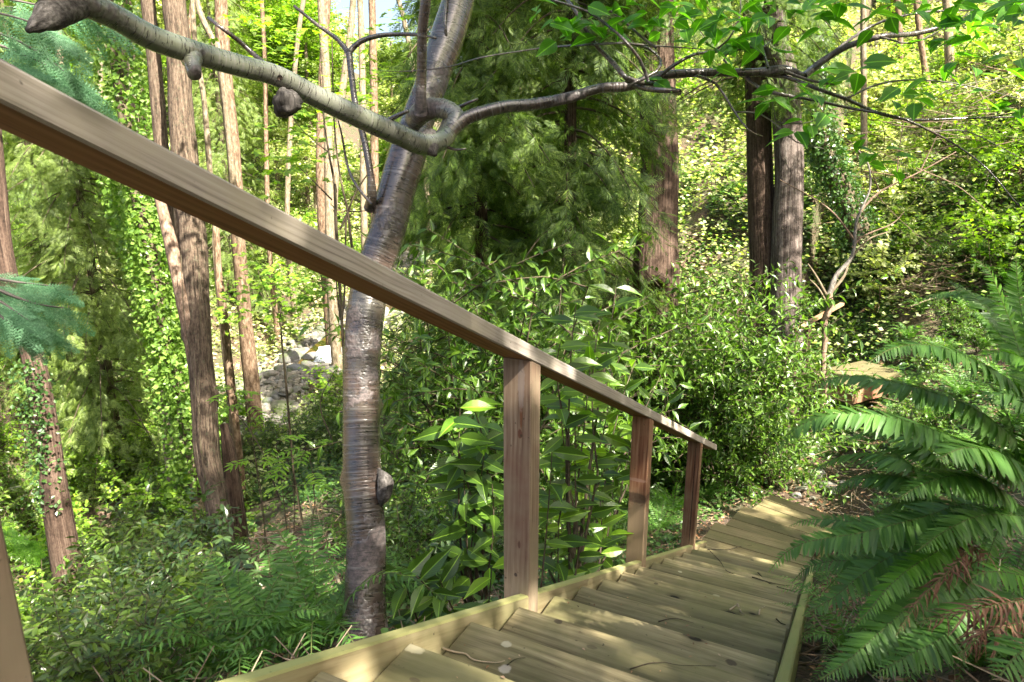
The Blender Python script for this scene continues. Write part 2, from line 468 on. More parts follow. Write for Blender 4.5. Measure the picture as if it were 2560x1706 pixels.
def cherry_mat(name, base_lo, base_hi, green, scale=1.0):
    n = NT(name); uv = n.uv()
    base = n.ramp(n.noise(uv, 7*scale, 5, 0.65), [(0.3, base_lo), (0.7, base_hi)])
    base = n.mix(n.ramp(n.noise(n.pos(), 5.0, 3, 0.6), [(0.45, (0, 0, 0)), (0.62, (0.75, 0.75, 0.75))]), base, green)
    # rough dark bark patches
    rp = n.ramp(n.noise(n.pos(), 3.1, 5, 0.7), [(0.56, (0, 0, 0)), (0.62, (1, 1, 1))])
    rpn = n.noise(uv, 40*scale, 4, 0.7)
    base = n.mix(rp, base, n.ramp(rpn, [(0.35, (0.022, 0.017, 0.015)), (0.65, (0.12, 0.09, 0.085))]))
    # lenticels: short dark dashes lying round the stem
    l1 = n.noise(n.mapping(uv, (22*scale, 150*scale, 1)), 1.0, 2, 0.5)
    gate = n.noise(n.mapping(uv, (4*scale, 38*scale, 1)), 1.0, 1, 0.5)
    dash = n.math('MULTIPLY', n.math('GREATER_THAN', l1, 0.575), n.math('GREATER_THAN', gate, 0.48))
    col = n.mix(n.math('MULTIPLY', dash, 0.85), base, (0.018, 0.015, 0.014))
    ring = n.noise(n.mapping(uv, (3.5*scale, 75*scale, 1)), 1.0, 3, 0.6)
    col = n.mix(n.ramp(ring, [(0.55, (0, 0, 0)), (0.68, (0.5, 0.5, 0.5))]), col, (0.19, 0.18, 0.17))
    n.l(col, n.b.inputs['Base Color'])
    rg = n.mix(rp, (0.22, 0.22, 0.22), (0.85, 0.85, 0.85)); n.l(rg, n.b.inputs['Roughness'])
    n.b.inputs['Specular IOR Level'].default_value = 1.0
    h = n.math('ADD', n.math('MULTIPLY', ring, 0.8), n.math('MULTIPLY', dash, 0.5))
    h = n.math('ADD', h, n.math('MULTIPLY', n.math('MULTIPLY', rpn, rp), 1.6))
    n.bump(h, 0.004/scale, 0.8)
    return n.mat

def stone_mat():
    n = NT('river_stone'); oi = n.n.new('ShaderNodeObjectInfo')
    a = n.ramp(oi.outputs['Random'], [(0.0, (0.09, 0.09, 0.085)), (0.35, (0.17, 0.16, 0.145)), (0.7, (0.25, 0.225, 0.19)), (1, (0.15, 0.16, 0.165))])
    v = n.noise(n.ob(), 5, 5, 0.65)
    c = n.mix(n.ramp(v, [(0.3, (0.55, 0.55, 0.55)), (0.7, (1.15, 1.15, 1.15))]), (0, 0, 0), (0, 0, 0))
    c = n.mix(1.0, a, n.ramp(v, [(0.3, (0.5, 0.5, 0.5)), (0.7, (1, 1, 1))]), 'MULTIPLY')
    ms = n.ramp(n.noise(n.pos(), 2.2, 4, 0.6), [(0.46, (0, 0, 0)), (0.6, (0.8, 0.8, 0.8))])
    c = n.mix(ms, c, (0.07, 0.09, 0.03))
    n.l(c, n.b.inputs['Base Color']); n.b.inputs['Roughness'].default_value = 0.8
    n.bump(v, 0.02, 0.7)
    return n.mat

def soil_mat():
    n = NT('forest_soil'); p = n.pos()
    a = n.noise(p, 1.1, 5, 0.65); b = n.noise(p, 28, 4, 0.7); c = n.noise(p, 7, 4, 0.6)
    col = n.ramp(b, [(0.32, (0.022, 0.014, 0.009)), (0.5, (0.075, 0.048, 0.03)), (0.68, (0.20, 0.13, 0.085))])
    col = n.mix(n.ramp(a, [(0.42, (0, 0, 0)), (0.6, (0.7, 0.7, 0.7))]), col, (0.05, 0.07, 0.022))
    col = n.mix(n.ramp(c, [(0.55, (0, 0, 0)), (0.75, (0.6, 0.6, 0.6))]), col, (0.22, 0.15, 0.10))
    n.l(col, n.b.inputs['Base Color']); n.b.inputs['Roughness'].default_value = 0.95
    n.bump(n.math('ADD', b, c), 0.04, 0.9)
    return n.mat

def litter_mat(name, cols, rough=0.8):
    n = NT(name); g = n.n.new('ShaderNodeNewGeometry')
    c = n.ramp(g.outputs['Random Per Island'], [(i/(len(cols)-1), x) for i, x in enumerate(cols)])
    n.l(c, n.b.inputs['Base Color']); n.b.inputs['Roughness'].default_value = rough
    n.b.inputs['Specular IOR Level'].default_value = 0.2
    return n.mat

MT = {}
MT['cherry'] = cherry_mat('cherry_bark', (0.030, 0.021, 0.017), (0.088, 0.062, 0.05), (0.055, 0.052, 0.038))
MT['limb'] = cherry_mat('cherry_limb_bark', (0.085, 0.09, 0.07), (0.15, 0.15, 0.125), (0.12, 0.13, 0.09), 1.3)
MT['twig'] = bark_mat('twig_bark', (0.05, 0.042, 0.036), (0.13, 0.115, 0.10), (0.24, 0.22, 0.19), (40, 12), bump=0.002, rough=0.6)
MT['gall'] = bark_mat('gall_bark', (0.018, 0.016, 0.014), (0.07, 0.063, 0.058), (0.17, 0.155, 0.145), (40, 40), bump=0.012)
MT['maple_bark'] = bark_mat('grooved_bark', (0.022, 0.016, 0.011), (0.085, 0.06, 0.042), (0.17, 0.13, 0.095), (46, 4.0), lichen=(0.11, 0.12, 0.075), bump=0.025)
MT['pale_bark'] = bark_mat('pale_bark', (0.06, 0.045, 0.028), (0.16, 0.125, 0.08), (0.30, 0.25, 0.18), (20, 3), bump=0.012, lichen=(0.36, 0.34, 0.28))
MT['red_bark'] = bark_mat('reddish_flaky_bark', (0.045, 0.028, 0.017), (0.135, 0.088, 0.055), (0.27, 0.20, 0.14), (16, 4), bump=0.015)
MT['cedar_bark'] = bark_mat('stringy_cedar_bark', (0.016, 0.010, 0.007), (0.06, 0.038, 0.027), (0.125, 0.088, 0.066), (30, 0.9), bump=0.035)
MT['cedar_grey'] = bark_mat('grey_cedar_bark', (0.025, 0.018, 0.015), (0.10, 0.078, 0.068), (0.21, 0.18, 0.16), (30, 0.8), bump=0.035)
MT['dark_bark'] = bark_mat('dark_mossy_bark', (0.025, 0.02, 0.013), (0.08, 0.06, 0.04), (0.15, 0.13, 0.08), (20, 3), bump=0.02, lichen=(0.08, 0.11, 0.03))
MT['tan_bark'] = bark_mat('tan_smooth_bark', (0.07, 0.045, 0.03), (0.17, 0.115, 0.08), (0.28, 0.21, 0.16), (30, 10), bump=0.006)
MT['stick'] = litter_mat('dry_sticks', [(0.06, 0.04, 0.025), (0.24, 0.17, 0.11), (0.42, 0.34, 0.24), (0.14, 0.10, 0.07), (0.3, 0.2, 0.13)])
MT['litter'] = litter_mat('leaf_litter', [(0.05, 0.03, 0.018), (0.2, 0.10, 0.05), (0.36, 0.22, 0.12), (0.12, 0.07, 0.04), (0.42, 0.3, 0.2)])
MT['soil'] = soil_mat(); MT['stone'] = stone_mat()

MT['tread'] = wood_mat('weathered_treated_tread', (0.07, 0.052, 0.024), (0.185, 0.15, 0.078), (0.28, 0.235, 0.135), 60, green=(0.125, 0.12, 0.05), stain=(0.17, 0.14, 0.075))
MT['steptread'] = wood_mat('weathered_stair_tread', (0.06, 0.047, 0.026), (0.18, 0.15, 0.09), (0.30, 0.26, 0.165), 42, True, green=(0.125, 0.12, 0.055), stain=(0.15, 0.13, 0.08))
MT['fresh'] = wood_mat('pale_treated_timber', (0.25, 0.19, 0.10), (0.37, 0.30, 0.175), (0.46, 0.39, 0.25), 40, green=(0.26, 0.25, 0.13), knots=False)
MT['strtop'] = wood_mat('greenish_treated_timber', (0.22, 0.20, 0.07), (0.31, 0.29, 0.12), (0.38, 0.36, 0.17), 22, green=(0.27, 0.30, 0.12), knots=False)
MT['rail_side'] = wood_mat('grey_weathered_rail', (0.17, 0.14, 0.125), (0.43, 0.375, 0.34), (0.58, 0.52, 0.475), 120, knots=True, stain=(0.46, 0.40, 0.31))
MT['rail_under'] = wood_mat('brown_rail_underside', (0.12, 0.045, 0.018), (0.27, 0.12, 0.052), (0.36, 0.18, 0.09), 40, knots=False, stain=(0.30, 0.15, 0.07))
MT['post'] = wood_mat('reddish_post_timber', (0.10, 0.062, 0.042), (0.23, 0.16, 0.112), (0.37, 0.29, 0.215), 70, green=(0.28, 0.235, 0.165), knots=True, stain=(0.20, 0.11, 0.08))
MT['post2'] = wood_mat('red_post_timber', (0.09, 0.032, 0.018), (0.22, 0.10, 0.058), (0.36, 0.22, 0.14), 60, green=(0.32, 0.23, 0.14), knots=True)

MT['laurel'] = leaf_mat('glossy_laurel_leaf', [(0.022, 0.055, 0.008), (0.045, 0.10, 0.013), (0.085, 0.165, 0.02), (0.16, 0.27, 0.025)], 0.35, 0.28, vein=True, spec=0.6)
MT['laurel_new'] = leaf_mat('fresh_laurel_leaf', [(0.08, 0.19, 0.015), (0.16, 0.30, 0.02), (0.26, 0.42, 0.03)], 0.5, 0.3, vein=True)
MT['shrub'] = leaf_mat('small_shrub_leaf', [(0.03, 0.055, 0.007), (0.06, 0.105, 0.012), (0.10, 0.165, 0.02), (0.18, 0.27, 0.035)], 0.32, 0.33, spec=0.6)
MT['shrub_blue'] = leaf_mat('blue_green_shrub_leaf', [(0.03, 0.065, 0.018), (0.06, 0.115, 0.03), (0.11, 0.18, 0.055)], 0.3, 0.3, spec=0.7)
MT['bright'] = leaf_mat('bright_maple_leaf', [(0.06, 0.14, 0.012), (0.13, 0.25, 0.02), (0.24, 0.38, 0.03), (0.36, 0.50, 0.06)], 0.5, 0.5, tcol=(1.4, 1.5, 0.5))
MT['pale_far'] = leaf_mat('pale_painted_sun_leaf', [(0.03, 0.06, 0.012), (0.09, 0.14, 0.03), (0.24, 0.30, 0.09), (0.44, 0.48, 0.20), (0.60, 0.62, 0.36)], 0.4, 0.5, patch=0.75)  # pale tones paint sunlight, dark tones shadow pockets, into the leaf colour
MT['cherryleaf'] = leaf_mat('cherry_leaf', [(0.05, 0.16, 0.012), (0.09, 0.25, 0.018), (0.17, 0.36, 0.03)], 0.5, 0.4, vein=True, tcol=(1.5, 1.8, 0.4))
MT['cedar'] = leaf_mat('cedar_spray', [(0.025, 0.055, 0.009), (0.055, 0.105, 0.016), (0.11, 0.18, 0.026), (0.2, 0.29, 0.05)], 0.42, 0.5, patch=0.6)
MT['cedar_yel'] = leaf_mat('yellow_green_cedar_spray', [(0.035, 0.06, 0.010), (0.07, 0.12, 0.018), (0.13, 0.19, 0.03), (0.2, 0.27, 0.06)], 0.35, 0.5, patch=0.6)
MT['cedar_near'] = leaf_mat('blue_green_cedar_spray', [(0.05, 0.14, 0.06), (0.10, 0.25, 0.12), (0.18, 0.38, 0.2)], 0.3, 0.5)
MT['fern'] = leaf_mat('sword_fern_frond', [(0.035, 0.09, 0.016), (0.07, 0.165, 0.028), (0.13, 0.26, 0.05)], 0.35, 0.42, spec=0.4, patch=0.5)
MT['fern_new'] = leaf_mat('fresh_fern_frond', [(0.05, 0.15, 0.012), (0.10, 0.25, 0.02), (0.18, 0.36, 0.04)], 0.5, 0.45)
MT['fern_dead'] = leaf_mat('dead_brown_frond', [(0.07, 0.03, 0.016), (0.22, 0.11, 0.06), (0.42, 0.25, 0.16)], 0.2, 0.7, tcol=(1, 0.7, 0.4))
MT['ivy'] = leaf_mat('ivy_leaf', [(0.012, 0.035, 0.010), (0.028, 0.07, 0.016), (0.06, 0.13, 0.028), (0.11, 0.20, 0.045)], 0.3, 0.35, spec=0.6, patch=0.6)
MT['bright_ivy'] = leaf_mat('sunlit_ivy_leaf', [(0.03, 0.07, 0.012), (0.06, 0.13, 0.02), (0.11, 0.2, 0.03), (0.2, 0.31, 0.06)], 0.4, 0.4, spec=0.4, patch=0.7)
MT['rachis'] = litter_mat('frond_stalk', [(0.05, 0.08, 0.018), (0.09, 0.10, 0.03)])

def on_tread(px, py, k_):
    d_ = ray(px, py); return CAM+d_*((-k_*0.1579-CAM[2])/d_[2])
def on_y(px, py, yy_):
    d_ = ray(px, py); return CAM+d_*((yy_-CAM[1])/d_[1])
KN = (0.06, 0.045, 0.028)
def pick(px, py):
    for k_ in range(-2, 16):
        q = on_tread(px, py, k_)
        if (k_-1)*0.336 <= q[1] <= k_*0.336: return q
    return on_tread(px, py, 4)
spots(MT['steptread'], [(pick(1396, 1553), (.016, .013, .05), KN, .9), (pick(1828, 1655), (.020, .016, .05), KN, .9), (pick(1262, 1672), (.019, .019, .05), (.42, .38, .33), .6), (pick(1032, 1622), (.034, .016, .05), (.50, .44, .28), .7), (pick(1266, 1610), (.018, .014, .05), (.42, .39, .30), .6),
    (pick(1722, 1587), (.026, .008, .05), KN, .8), (pick(1480, 1617), (.020, .010, .05), KN, .5), (pick(1038, 1702), (.016, .008, .05), KN, .7), (pick(1930, 1628), (.03, .012, .05), KN, .6), (pick(1640, 1460), (.012, .01, .05), KN, .7), (pick(1790, 1490), (.02, .012, .05), (.35, .32, .2), .6), (pick(1880, 1400), (.015, .01, .05), KN, .7), (pick(1700, 1430), (.014, .010, .05), (.5, .46, .32), .7)])
FY = 1.174-.0425
MT['post_grained'] = MT['post'].copy(); MT['post_grained'].name = 'grained_post_timber'
spots(MT['post_grained'], [(on_y(1303, 1040, FY), (.0055, .02, .055), (.16, .065, .03), .9), (on_y(1300, 1085, FY), (.009, .02, .02), (.13, .05, .028), .9), (on_y(1303, 1090, FY), (.004, .02, .006), KN, .8), (on_y(1298, 1362, FY), (.006, .02, .016), (.10, .05, .035), .8), (on_y(1289, 1437, FY), (.007, .02, .008), (.05, .035, .03), .9), (on_y(1303, 960, FY), (.014, .02, .10), (.30, .26, .24), .45), (on_y(1300, 1200, FY), (.003, .02, .12), (.14, .07, .05), .6)])
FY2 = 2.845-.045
MT['post_redtop_sunfoot'] = MT['post2'].copy(); MT['post_redtop_sunfoot'].name = 'red_topped_sunpainted_post_timber'
spots(MT['post_redtop_sunfoot'], [(on_y(1590, 1350, FY2), (.09, .2, .30), (.40, .30, .19), .75), (on_y(1590, 1245, FY2), (.08, .2, .035), (.05, .03, .025), .7), (on_y(1590, 1200, FY2), (.07, .2, .012), (.36, .22, .17), .7)])  # large pale patch paints sunlight on the lower half; dark band is stain
FY3 = 4.515-.0425
MT['post_split'] = MT['post2'].copy(); MT['post_split'].name = 'split_post_timber'
spots(MT['post_split'], [(on_y(1731, 1240, FY3), (.0035, .2, .6), (.01, .006, .004), .95)])

# ================================================================== SETTING: ground
def grid_axis(pts):
    out = [pts[0][0]]
    for (a, s), (b, _) in zip(pts[:-1], pts[1:]):
        n = max(1, int((b-a)/s)); out += list(np.linspace(a, b, n+1)[1:])
    return np.array(out)
gx = grid_axis([(-90, 3), (-30, 0.8), (-14, 0.4), (-5, 0.15), (4, 0.5), (14, 3), (60, 3)])
gy = grid_axis([(-30, 2), (-3, 0.2), (10, 0.35), (22, 0.8), (45, 3), (110, 3)])
X, Y = np.meshgrid(gx, gy, indexing='ij')
Z = height(X, Y)
gm = M()
nx, ny = X.shape
k, j = np.meshgrid(np.arange(nx-1), np.arange(ny-1), indexing='ij')
b = (k*ny+j).ravel()
gm.add(np.stack([X, Y, Z], -1), np.stack([b, b+ny, b+ny+1, b+1], 1), None, 0, True)
obj('ground', gm, MT['soil'], kind='structure')

# creek water: a strip a little above the bed, amber where still
wm = M()
ys = np.arange(15, 27, 0.5); cxs = np.interp(ys, CY, CX)
czs = np.interp(ys, CY, CZ)
wl = []
for y_, x_, z_ in zip(ys, cxs, czs):
    pw = 0.22+0.95*math.exp(-((y_-20.5)/2.6)**2)
    wl.append([[x_-pw+.2*math.sin(y_), y_, z_+0.10], [x_+0.2*math.sin(y_), y_, z_+0.10], [x_+pw+.2*math.sin(y_*1.3), y_, z_+0.10]])
wl = np.array(wl); n_ = len(wl)
k, j = np.meshgrid(np.arange(n_-1), np.arange(2), indexing='ij'); b = (k*3+j).ravel()
wm.add(wl.reshape(-1, 3), np.stack([b, b+1, b+4, b+3], 1), None, 0, True)
n = NT('creek_water'); n.b.inputs['Roughness'].default_value = 0.08
n.b.inputs['Base Color'].default_value = (0.055, 0.03, 0.008, 1); n.b.inputs['Specular IOR Level'].default_value = 0.6
n.bump(n.noise(n.pos(), 6, 3), 0.03, 0.6)
obj('creek_water', wm, n.mat, kind='structure')

# ================================================================== STAIRCASE
RUN, RISE, WID = 0.336, 0.1579, 0.8986
SL = -RISE/RUN
stair = thing('staircase', 'weathered timber staircase with olive-green plank treads between two stringers, descending to the dell', 'staircase', (0, 0, 0))
rr = random.Random(3)
for k in range(-3, 16):
    m = M()
    # nosing (far edge) at y = k*RUN; board reaches back under the tread above
    dpt = RUN+0.035
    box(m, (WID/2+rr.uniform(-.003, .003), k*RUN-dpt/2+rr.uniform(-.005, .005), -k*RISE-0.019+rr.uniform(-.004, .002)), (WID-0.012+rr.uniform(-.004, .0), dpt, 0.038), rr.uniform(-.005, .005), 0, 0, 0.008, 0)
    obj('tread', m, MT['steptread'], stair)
    m = M()
    box(m, (WID/2, (k-1)*RUN-0.045, -k*RISE+0.075+0.002), (WID-0.02, 0.022, RISE-0.047), 0, 0, 0, 0.002, 0)
    obj('riser', m, MT['tread'], stair)
y0, y1 = -3.2*RUN, 15.45*RUN
for xc, mats_, hh in ((-0.026, ('fresh', 'strtop'), 0.0), (WID+0.026, ('strtop', 'strtop'), 0.012)):
    m = M()
    vh = 0.30                                  # vertical depth of the raking board
    top = 0.018+hh
    box(m, (xc, (y0+y1)/2, SL*(y0+y1)/2+top-vh/2), (0.04, y1-y0, vh), 0, 0, SL, 0.006, 1, mis=[0, 0, 0, 0, 0, 1])
    obj('stringer', m, [MT[mats_[0]], MT[mats_[1]]], stair)

# three turning steps below the flight
def low_step(k, fl, rot, w, label, n_pl=3, pl=0.178):
    zt = -k*RISE
    t = thing('plank_step', label, 'step', (fl[0], fl[1], zt), 'turning plank steps below the flight')
    t.rotation_euler = (0, 0, -rot)
    for q in range(n_pl):
        m = M(); box(m, (w/2+rr.uniform(-.006, .006), -pl*(q+0.5), -0.019), (w, pl-0.013, 0.038), 0, 0, 0, 0.004, 0)
        m.v[0][:, :] += 0
        obj('plank', m, MT['tread'], t)
    m = M()
    for xx in (0.03, w-0.03): box(m, (xx, -pl*n_pl/2, -0.038-0.07), (0.04, pl*n_pl-0.05, 0.138), 0, 0, 0, 0.003, 1)
    box(m, (w/2, -0.03, -0.038-0.07-0.001), (w-0.102, 0.038, 0.136), 0, 0, 0, 0.003, 0)
    obj('frame', m, MT['strtop'], t)
low_step(16, (-0.05, 5.80), R(6), 0.98, 'first plank step, directly below the stringers, strewn with twigs')
low_step(17, (0.127, 6.614), R(11), 0.95, 'middle plank step with a curved patch of sunlight')
low_step(18, (0.354, 7.387), R(18), 0.86, 'lowest plank step with fern shadow, beside the stones of the path')

# ================================================================== HANDRAIL
hr = thing('handrail', 'long sloping timber handrail on square posts along the left side of the staircase', 'handrail', (0, 0, 0))
RB, RT_, RW = 0.964, 1.021, 0.126             # underside, top (over nosing line), width
ya, yb = -2.6, 5.27
m = M(); ym = (ya+yb)/2
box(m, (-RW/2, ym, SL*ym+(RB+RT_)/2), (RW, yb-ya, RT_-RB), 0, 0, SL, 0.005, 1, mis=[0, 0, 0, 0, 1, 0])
obj('rail', m, [MT['rail_side'], MT['rail_under']], hr)
for i, (yc, dd, mt) in enumerate(((-0.60, 0.09, 'post'), (1.134+0.04, 0.085, 'post_grained'), (2.80+0.045, 0.09, 'post_redtop_sunfoot'), (4.47+0.045, 0.085, 'post_split'))):
    m = M()
    zt = SL*yc+RB; zb = SL*yc-0.32
    wd = 0.112 if i < 2 else 0.108
    hx, hy = wd/2, dd/2; xc = -0.003-hx if i else -0.003-hx-0.0
    # square post whose top is cut to the slope of the rail
    box(m, (0, 0, 0), (wd, dd, zt-zb), 0, 0, 0, 0.004, 2)
    v = m.v[0]; topm = v[:, 2] > 0; v[:, 2] += (zt+zb)/2; v[topm, 2] += v[topm, 1]*SL
    v[:, 0] += xc; v[:, 1] += yc
    # a slight splay of the far posts' feet as in life
    obj('post', m, MT[mt], hr, label=['nearest post, cut by the left edge of the photo', 'pale grained post with a long teardrop knot', 'middle post, red at the top, sunlight painted pale at the foot', 'furthest post, dark red-brown with a split down its face'][i])

# ================================================================== FOLIAGE TEMPLATES
def frond_curve(p0, p1, p2, n):
    t = np.linspace(0, 1, n)[:, None]
    return (1-t)**2*p0+2*t*(1-t)*p1+t*t*p2

def frond(out, pts, plen, nrm, pairs=34, mi=0, mir=1, hang=0.25, gap=0.0, width=0.17, tmp=None, jit=0.12, seed=0, base=0.12):
    """sword fern frond along pts: alternate narrow leaflets on both sides of a stalk"""
    r = np.random.default_rng(seed)
    pts = np.asarray(pts, float)
    L = np.r_[0, np.cumsum(np.linalg.norm(np.diff(pts, axis=0), axis=1))]; tt = L/L[-1]
    t = np.linspace(base, 0.995, pairs)
    P = np.stack([np.interp(t, tt, pts[:, k_]) for k_ in range(3)], 1)
    T = unit(np.stack([np.interp(np.minimum(t+.02, 1), tt, pts[:, k_])-np.interp(t-.03, tt, pts[:, k_]) for k_ in range(3)], 1))
    nr = unit(nrm-T*(T @ nrm)[:, None]); side = np.cross(T, nr)
    s = (t-base)/(1-base)
    ln = plen*np.clip(np.minimum(s*5+0.55, 1)*(1-s**2.4)**0.9+0.06, 0.05, 1)
    for sg in (-1, 1):
        k_ = r.random(pairs) > gap
        d = side*sg*0.95+T*(0.28+0.35*s[:, None])-nr*hang+r.normal(0, jit, (pairs, 3))
        mt = frames(d, nr+r.normal(0, 0.15, (pairs, 3))+side*sg*0.3)
        sc = np.stack([ln*width/0.2*r.uniform(.85, 1.1, pairs), ln*r.uniform(.9, 1.06, pairs), ln], 1)
        scatter(out, tmp or BLADE, P[k_], mt[k_], sc[k_], mi=np.full(k_.sum(), mi))
    # stalk
    w = 0.0013*(1+plen*6)
    A = pts+np.cross(unit(np.gradient(pts, axis=0)), nrm)*w; Bq = pts-np.cross(unit(np.gradient(pts, axis=0)), nrm)*w
    n_ = len(pts); V = np.stack([A, Bq], 1).reshape(-1, 3); kk = np.arange(n_-1)*2
    out.add(V, np.stack([kk, kk+1, kk+3, kk+2], 1), None, mir)

KITE_F = kite(0.27, 0.03, 0.3)
def fern_variant(seed, nf=13, L=0.75, dead=0, pairs=26):
    r = np.random.default_rng(seed); m = M()
    for q in range(nf):
        a = 2*math.pi*(q+r.uniform(-.3, .3))/nf; l = L*r.uniform(.75, 1.1); el = r.uniform(0.5, 1.0)
        d = np.array([math.cos(a), math.sin(a), 0])
        p1 = d*l*0.35+np.array([0, 0, l*el*0.95]); p2 = d*l*r.uniform(.7, 1.0)+np.array([0, 0, l*(el-0.3)*0.75])
        frond(m, frond_curve(np.zeros(3), p1, p2, 9), L*0.125, np.array([0, 0, 1.])-d*.35, pairs, 2 if q < dead else 0, 1, seed=seed*50+q, tmp=KITE_F, base=0.1)
    return m.mesh('fern_fronds', [MT['fern'], MT['rachis'], MT['fern_dead']]) if dead else m.mesh('fern_fronds', [MT['fern'], MT['rachis']])

def stems_leaves(seed, n_stem, hgt, spread, leaves, llen, tmp, stem_r=0.006, lean=0.0, side_br=5, droop=0.3, pair=False, up_bias=0.5):
    """bush: upright stems with side shoots, leaves set along the shoots"""
    r = np.random.default_rng(seed); st = M(); fo = M()
    pos = []; dirs = []; nrm = []
    shoots = []
    for q in range(n_stem):
        a = r.uniform(0, 6.28); h = hgt*r.uniform(.55, 1.05); sp = spread*r.uniform(.2, 1)
        b0 = np.array([math.cos(a), math.sin(a), 0])*spread*0.12*r.random()
        p2 = np.array([math.cos(a)*sp, math.sin(a)*sp, h]); p1 = (b0+p2)/2+r.normal(0, .08*hgt, 3)
        c = frond_curve(b0, p1, p2, 8); tube(st, c[::2], np.linspace(stem_r, stem_r*.35, len(c[::2])), 5, 0.3, cap=False)
        shoots.append((c[4:], 1.0))
        for s_ in range(side_br):
            t = r.uniform(.25, .95); i = int(t*7); o_ = c[i]
            a2 = r.uniform(0, 6.28); l = hgt*r.uniform(.18, .42)
            d = np.array([math.cos(a2), math.sin(a2), r.uniform(-.1, .8)]); e = o_+d*l
            cc = frond_curve(o_, (o_+e)/2+[0, 0, .1*l], e-[0, 0, droop*l*.3], 5)
            tube(st, cc[::2], np.array([.5, .35, .2])*stem_r, 4, 0.4, cap=False)
            shoots.append((cc, 0.8))
    per = max(3, leaves//len(shoots))
    for c, w in shoots:
        L = np.linspace(0, 1, len(c)); t = np.linspace(0.08, 1, per)
        P = np.stack([np.interp(t, L, c[:, k_]) for k_ in range(3)], 1)
        T = unit(np.stack([np.interp(np.minimum(t+.1, 1), L, c[:, k_])-np.interp(t-.1, L, c[:, k_]) for k_ in range(3)], 1))
        ang = np.arange(per)*(math.pi if pair else 2.4)+r.uniform(0, 6)
        s1 = unit(np.cross(T, [0.1, 0.2, 1])); s2 = np.cross(T, s1)
        D = s1*np.cos(ang)[:, None]+s2*np.sin(ang)[:, None]*(0.35 if pair else 1.0)+T*0.6+r.normal(0, .2, (per, 3))-np.array([0, 0, droop])
        pos.append(P); dirs.append(D); nrm.append(np.tile([0, 0, 1.0], (per, 1))*up_bias*2+r.normal(0, .45, (per, 3)))
    pos = np.concatenate(pos); dirs = np.concatenate(dirs); nrm = np.concatenate(nrm)
    scatter(fo, tmp, pos, frames(dirs, nrm), llen*r.uniform(.65, 1.2, len(pos)))
    return st, fo

# cedar spray: flat feathery fan
def cedar_spray(fine=False):
    m = M()
    n1 = 8 if not fine else 12
    for i in range(n1):
        t = (i+1)/n1
        for sg in (-1, 1):
            l = (0.30*(1-t)**0.6+0.09) if not fine else 0.42*(1-t)**0.75+0.07
            d = np.array([sg*(0.6+.2*((i*7)%3)/3), 0.75, -0.12-.2*((i*5)%4)/4]); p = np.array([0, t*0.92, -0.10*t*t])
            if not fine:
                scatter(m, KITE_N, p[None], frames(d[None], np.array([[0, 0, 1.0]])), np.array([[l, l, l]]))
            else:
                nb = max(3, int(l*17))
                tt = np.linspace(.12, 1, nb)
                pp = p+d/np.linalg.norm(d)*l*tt[:, None]-np.array([0, 0, 1])*(0.12*l*tt[:, None]**2)
                for s2 in (-1, 1):
                    dd = unit(d)+np.cross(unit(d), [0, 0, 1])*s2*0.9
                    ll = 0.075*(1.15-tt)+0.014
                    scatter(m, kite(.36, .05, .5), pp, frames(np.tile(dd, (nb, 1)), np.tile([0, 0, 1.0], (nb, 1))), ll)
                e = p+unit(d)*l
                side = np.cross(unit(d), [0, 0, 1])*0.006
                m.add([p-side, p+side, e+side*.3-[0, 0, .12*l], e-side*.3-[0, 0, .12*l]], [[0, 1, 2, 3]])
    m.add([[-.006, 0, 0], [.006, 0, 0], [.003, 1, -.1], [-.003, 1, -.1]], [[0, 1, 2, 3]])
    return tmpl(m)
SPRAY = cedar_spray(); SPRAY_F = cedar_spray(True)

def cedar_crown(seed, z0, z1, rad, n_bough, per, slen, flat=1.0, wood=True, asym=None):
    """drooping boughs round a trunk on the z axis; returns (foliage, branches)"""
    r = np.random.default_rng(seed); fo = M(); br = M()
    P = []; D = []; N = []; S = []
    for q in range(n_bough):
        z = z0+(z1-z0)*(q+r.random())/n_bough; a = r.uniform(0, 6.283)
        rr_ = rad*(1-0.45*(z-z0)/(z1-z0))*r.uniform(.45, 1.15)
        if asym is not None: rr_ *= 0.55+0.6*max(0, math.cos(a-asym))
        d = np.array([math.cos(a), math.sin(a), 0])
        e = d*rr_+[0, 0, z-rr_*0.55]; mid = d*rr_*0.5+[0, 0, z+rr_*0.02]
        c = frond_curve(np.array([0, 0, z]), mid, e, 9)
        if wood: tube(br, c[::2], np.linspace(0.022, .006, 5), 5, 0.6, cap=False)
        t = r.uniform(.12, 1, per)**0.8
        L = np.linspace(0, 1, 9)
        p = np.stack([np.interp(t, L, c[:, k_]) for k_ in range(3)], 1)
        sgn = r.choice([-1, 1], per)[:, None]; sd = np.cross(d, [0, 0, 1])
        off = r.uniform(0, .8, per)[:, None]*(1.15-t[:, None])*rr_*0.55
        p = p+sd*sgn*off+[0, 0, 1]*(-off*0.5)+r.normal(0, .09, (per, 3))
        dd = d*r.uniform(0, 1, per)[:, None]+sd*sgn*r.uniform(-.2, 1.2, per)[:, None]+np.array([0, 0, -1])*r.uniform(.15, 1.3, per)[:, None]+r.normal(0, .25, (per, 3))
        P.append(p); D.append(dd); N.append(np.tile([0, 0, 1.], (per, 1))+d*0.9+r.normal(0, .6, (per, 3))); S.append(slen*r.uniform(.6, 1.2, per))
    P = np.concatenate(P); D = np.concatenate(D); N = np.concatenate(N); S = np.concatenate(S)
    scatter(fo, SPRAY, P, frames(D, N), S)
    return fo, br

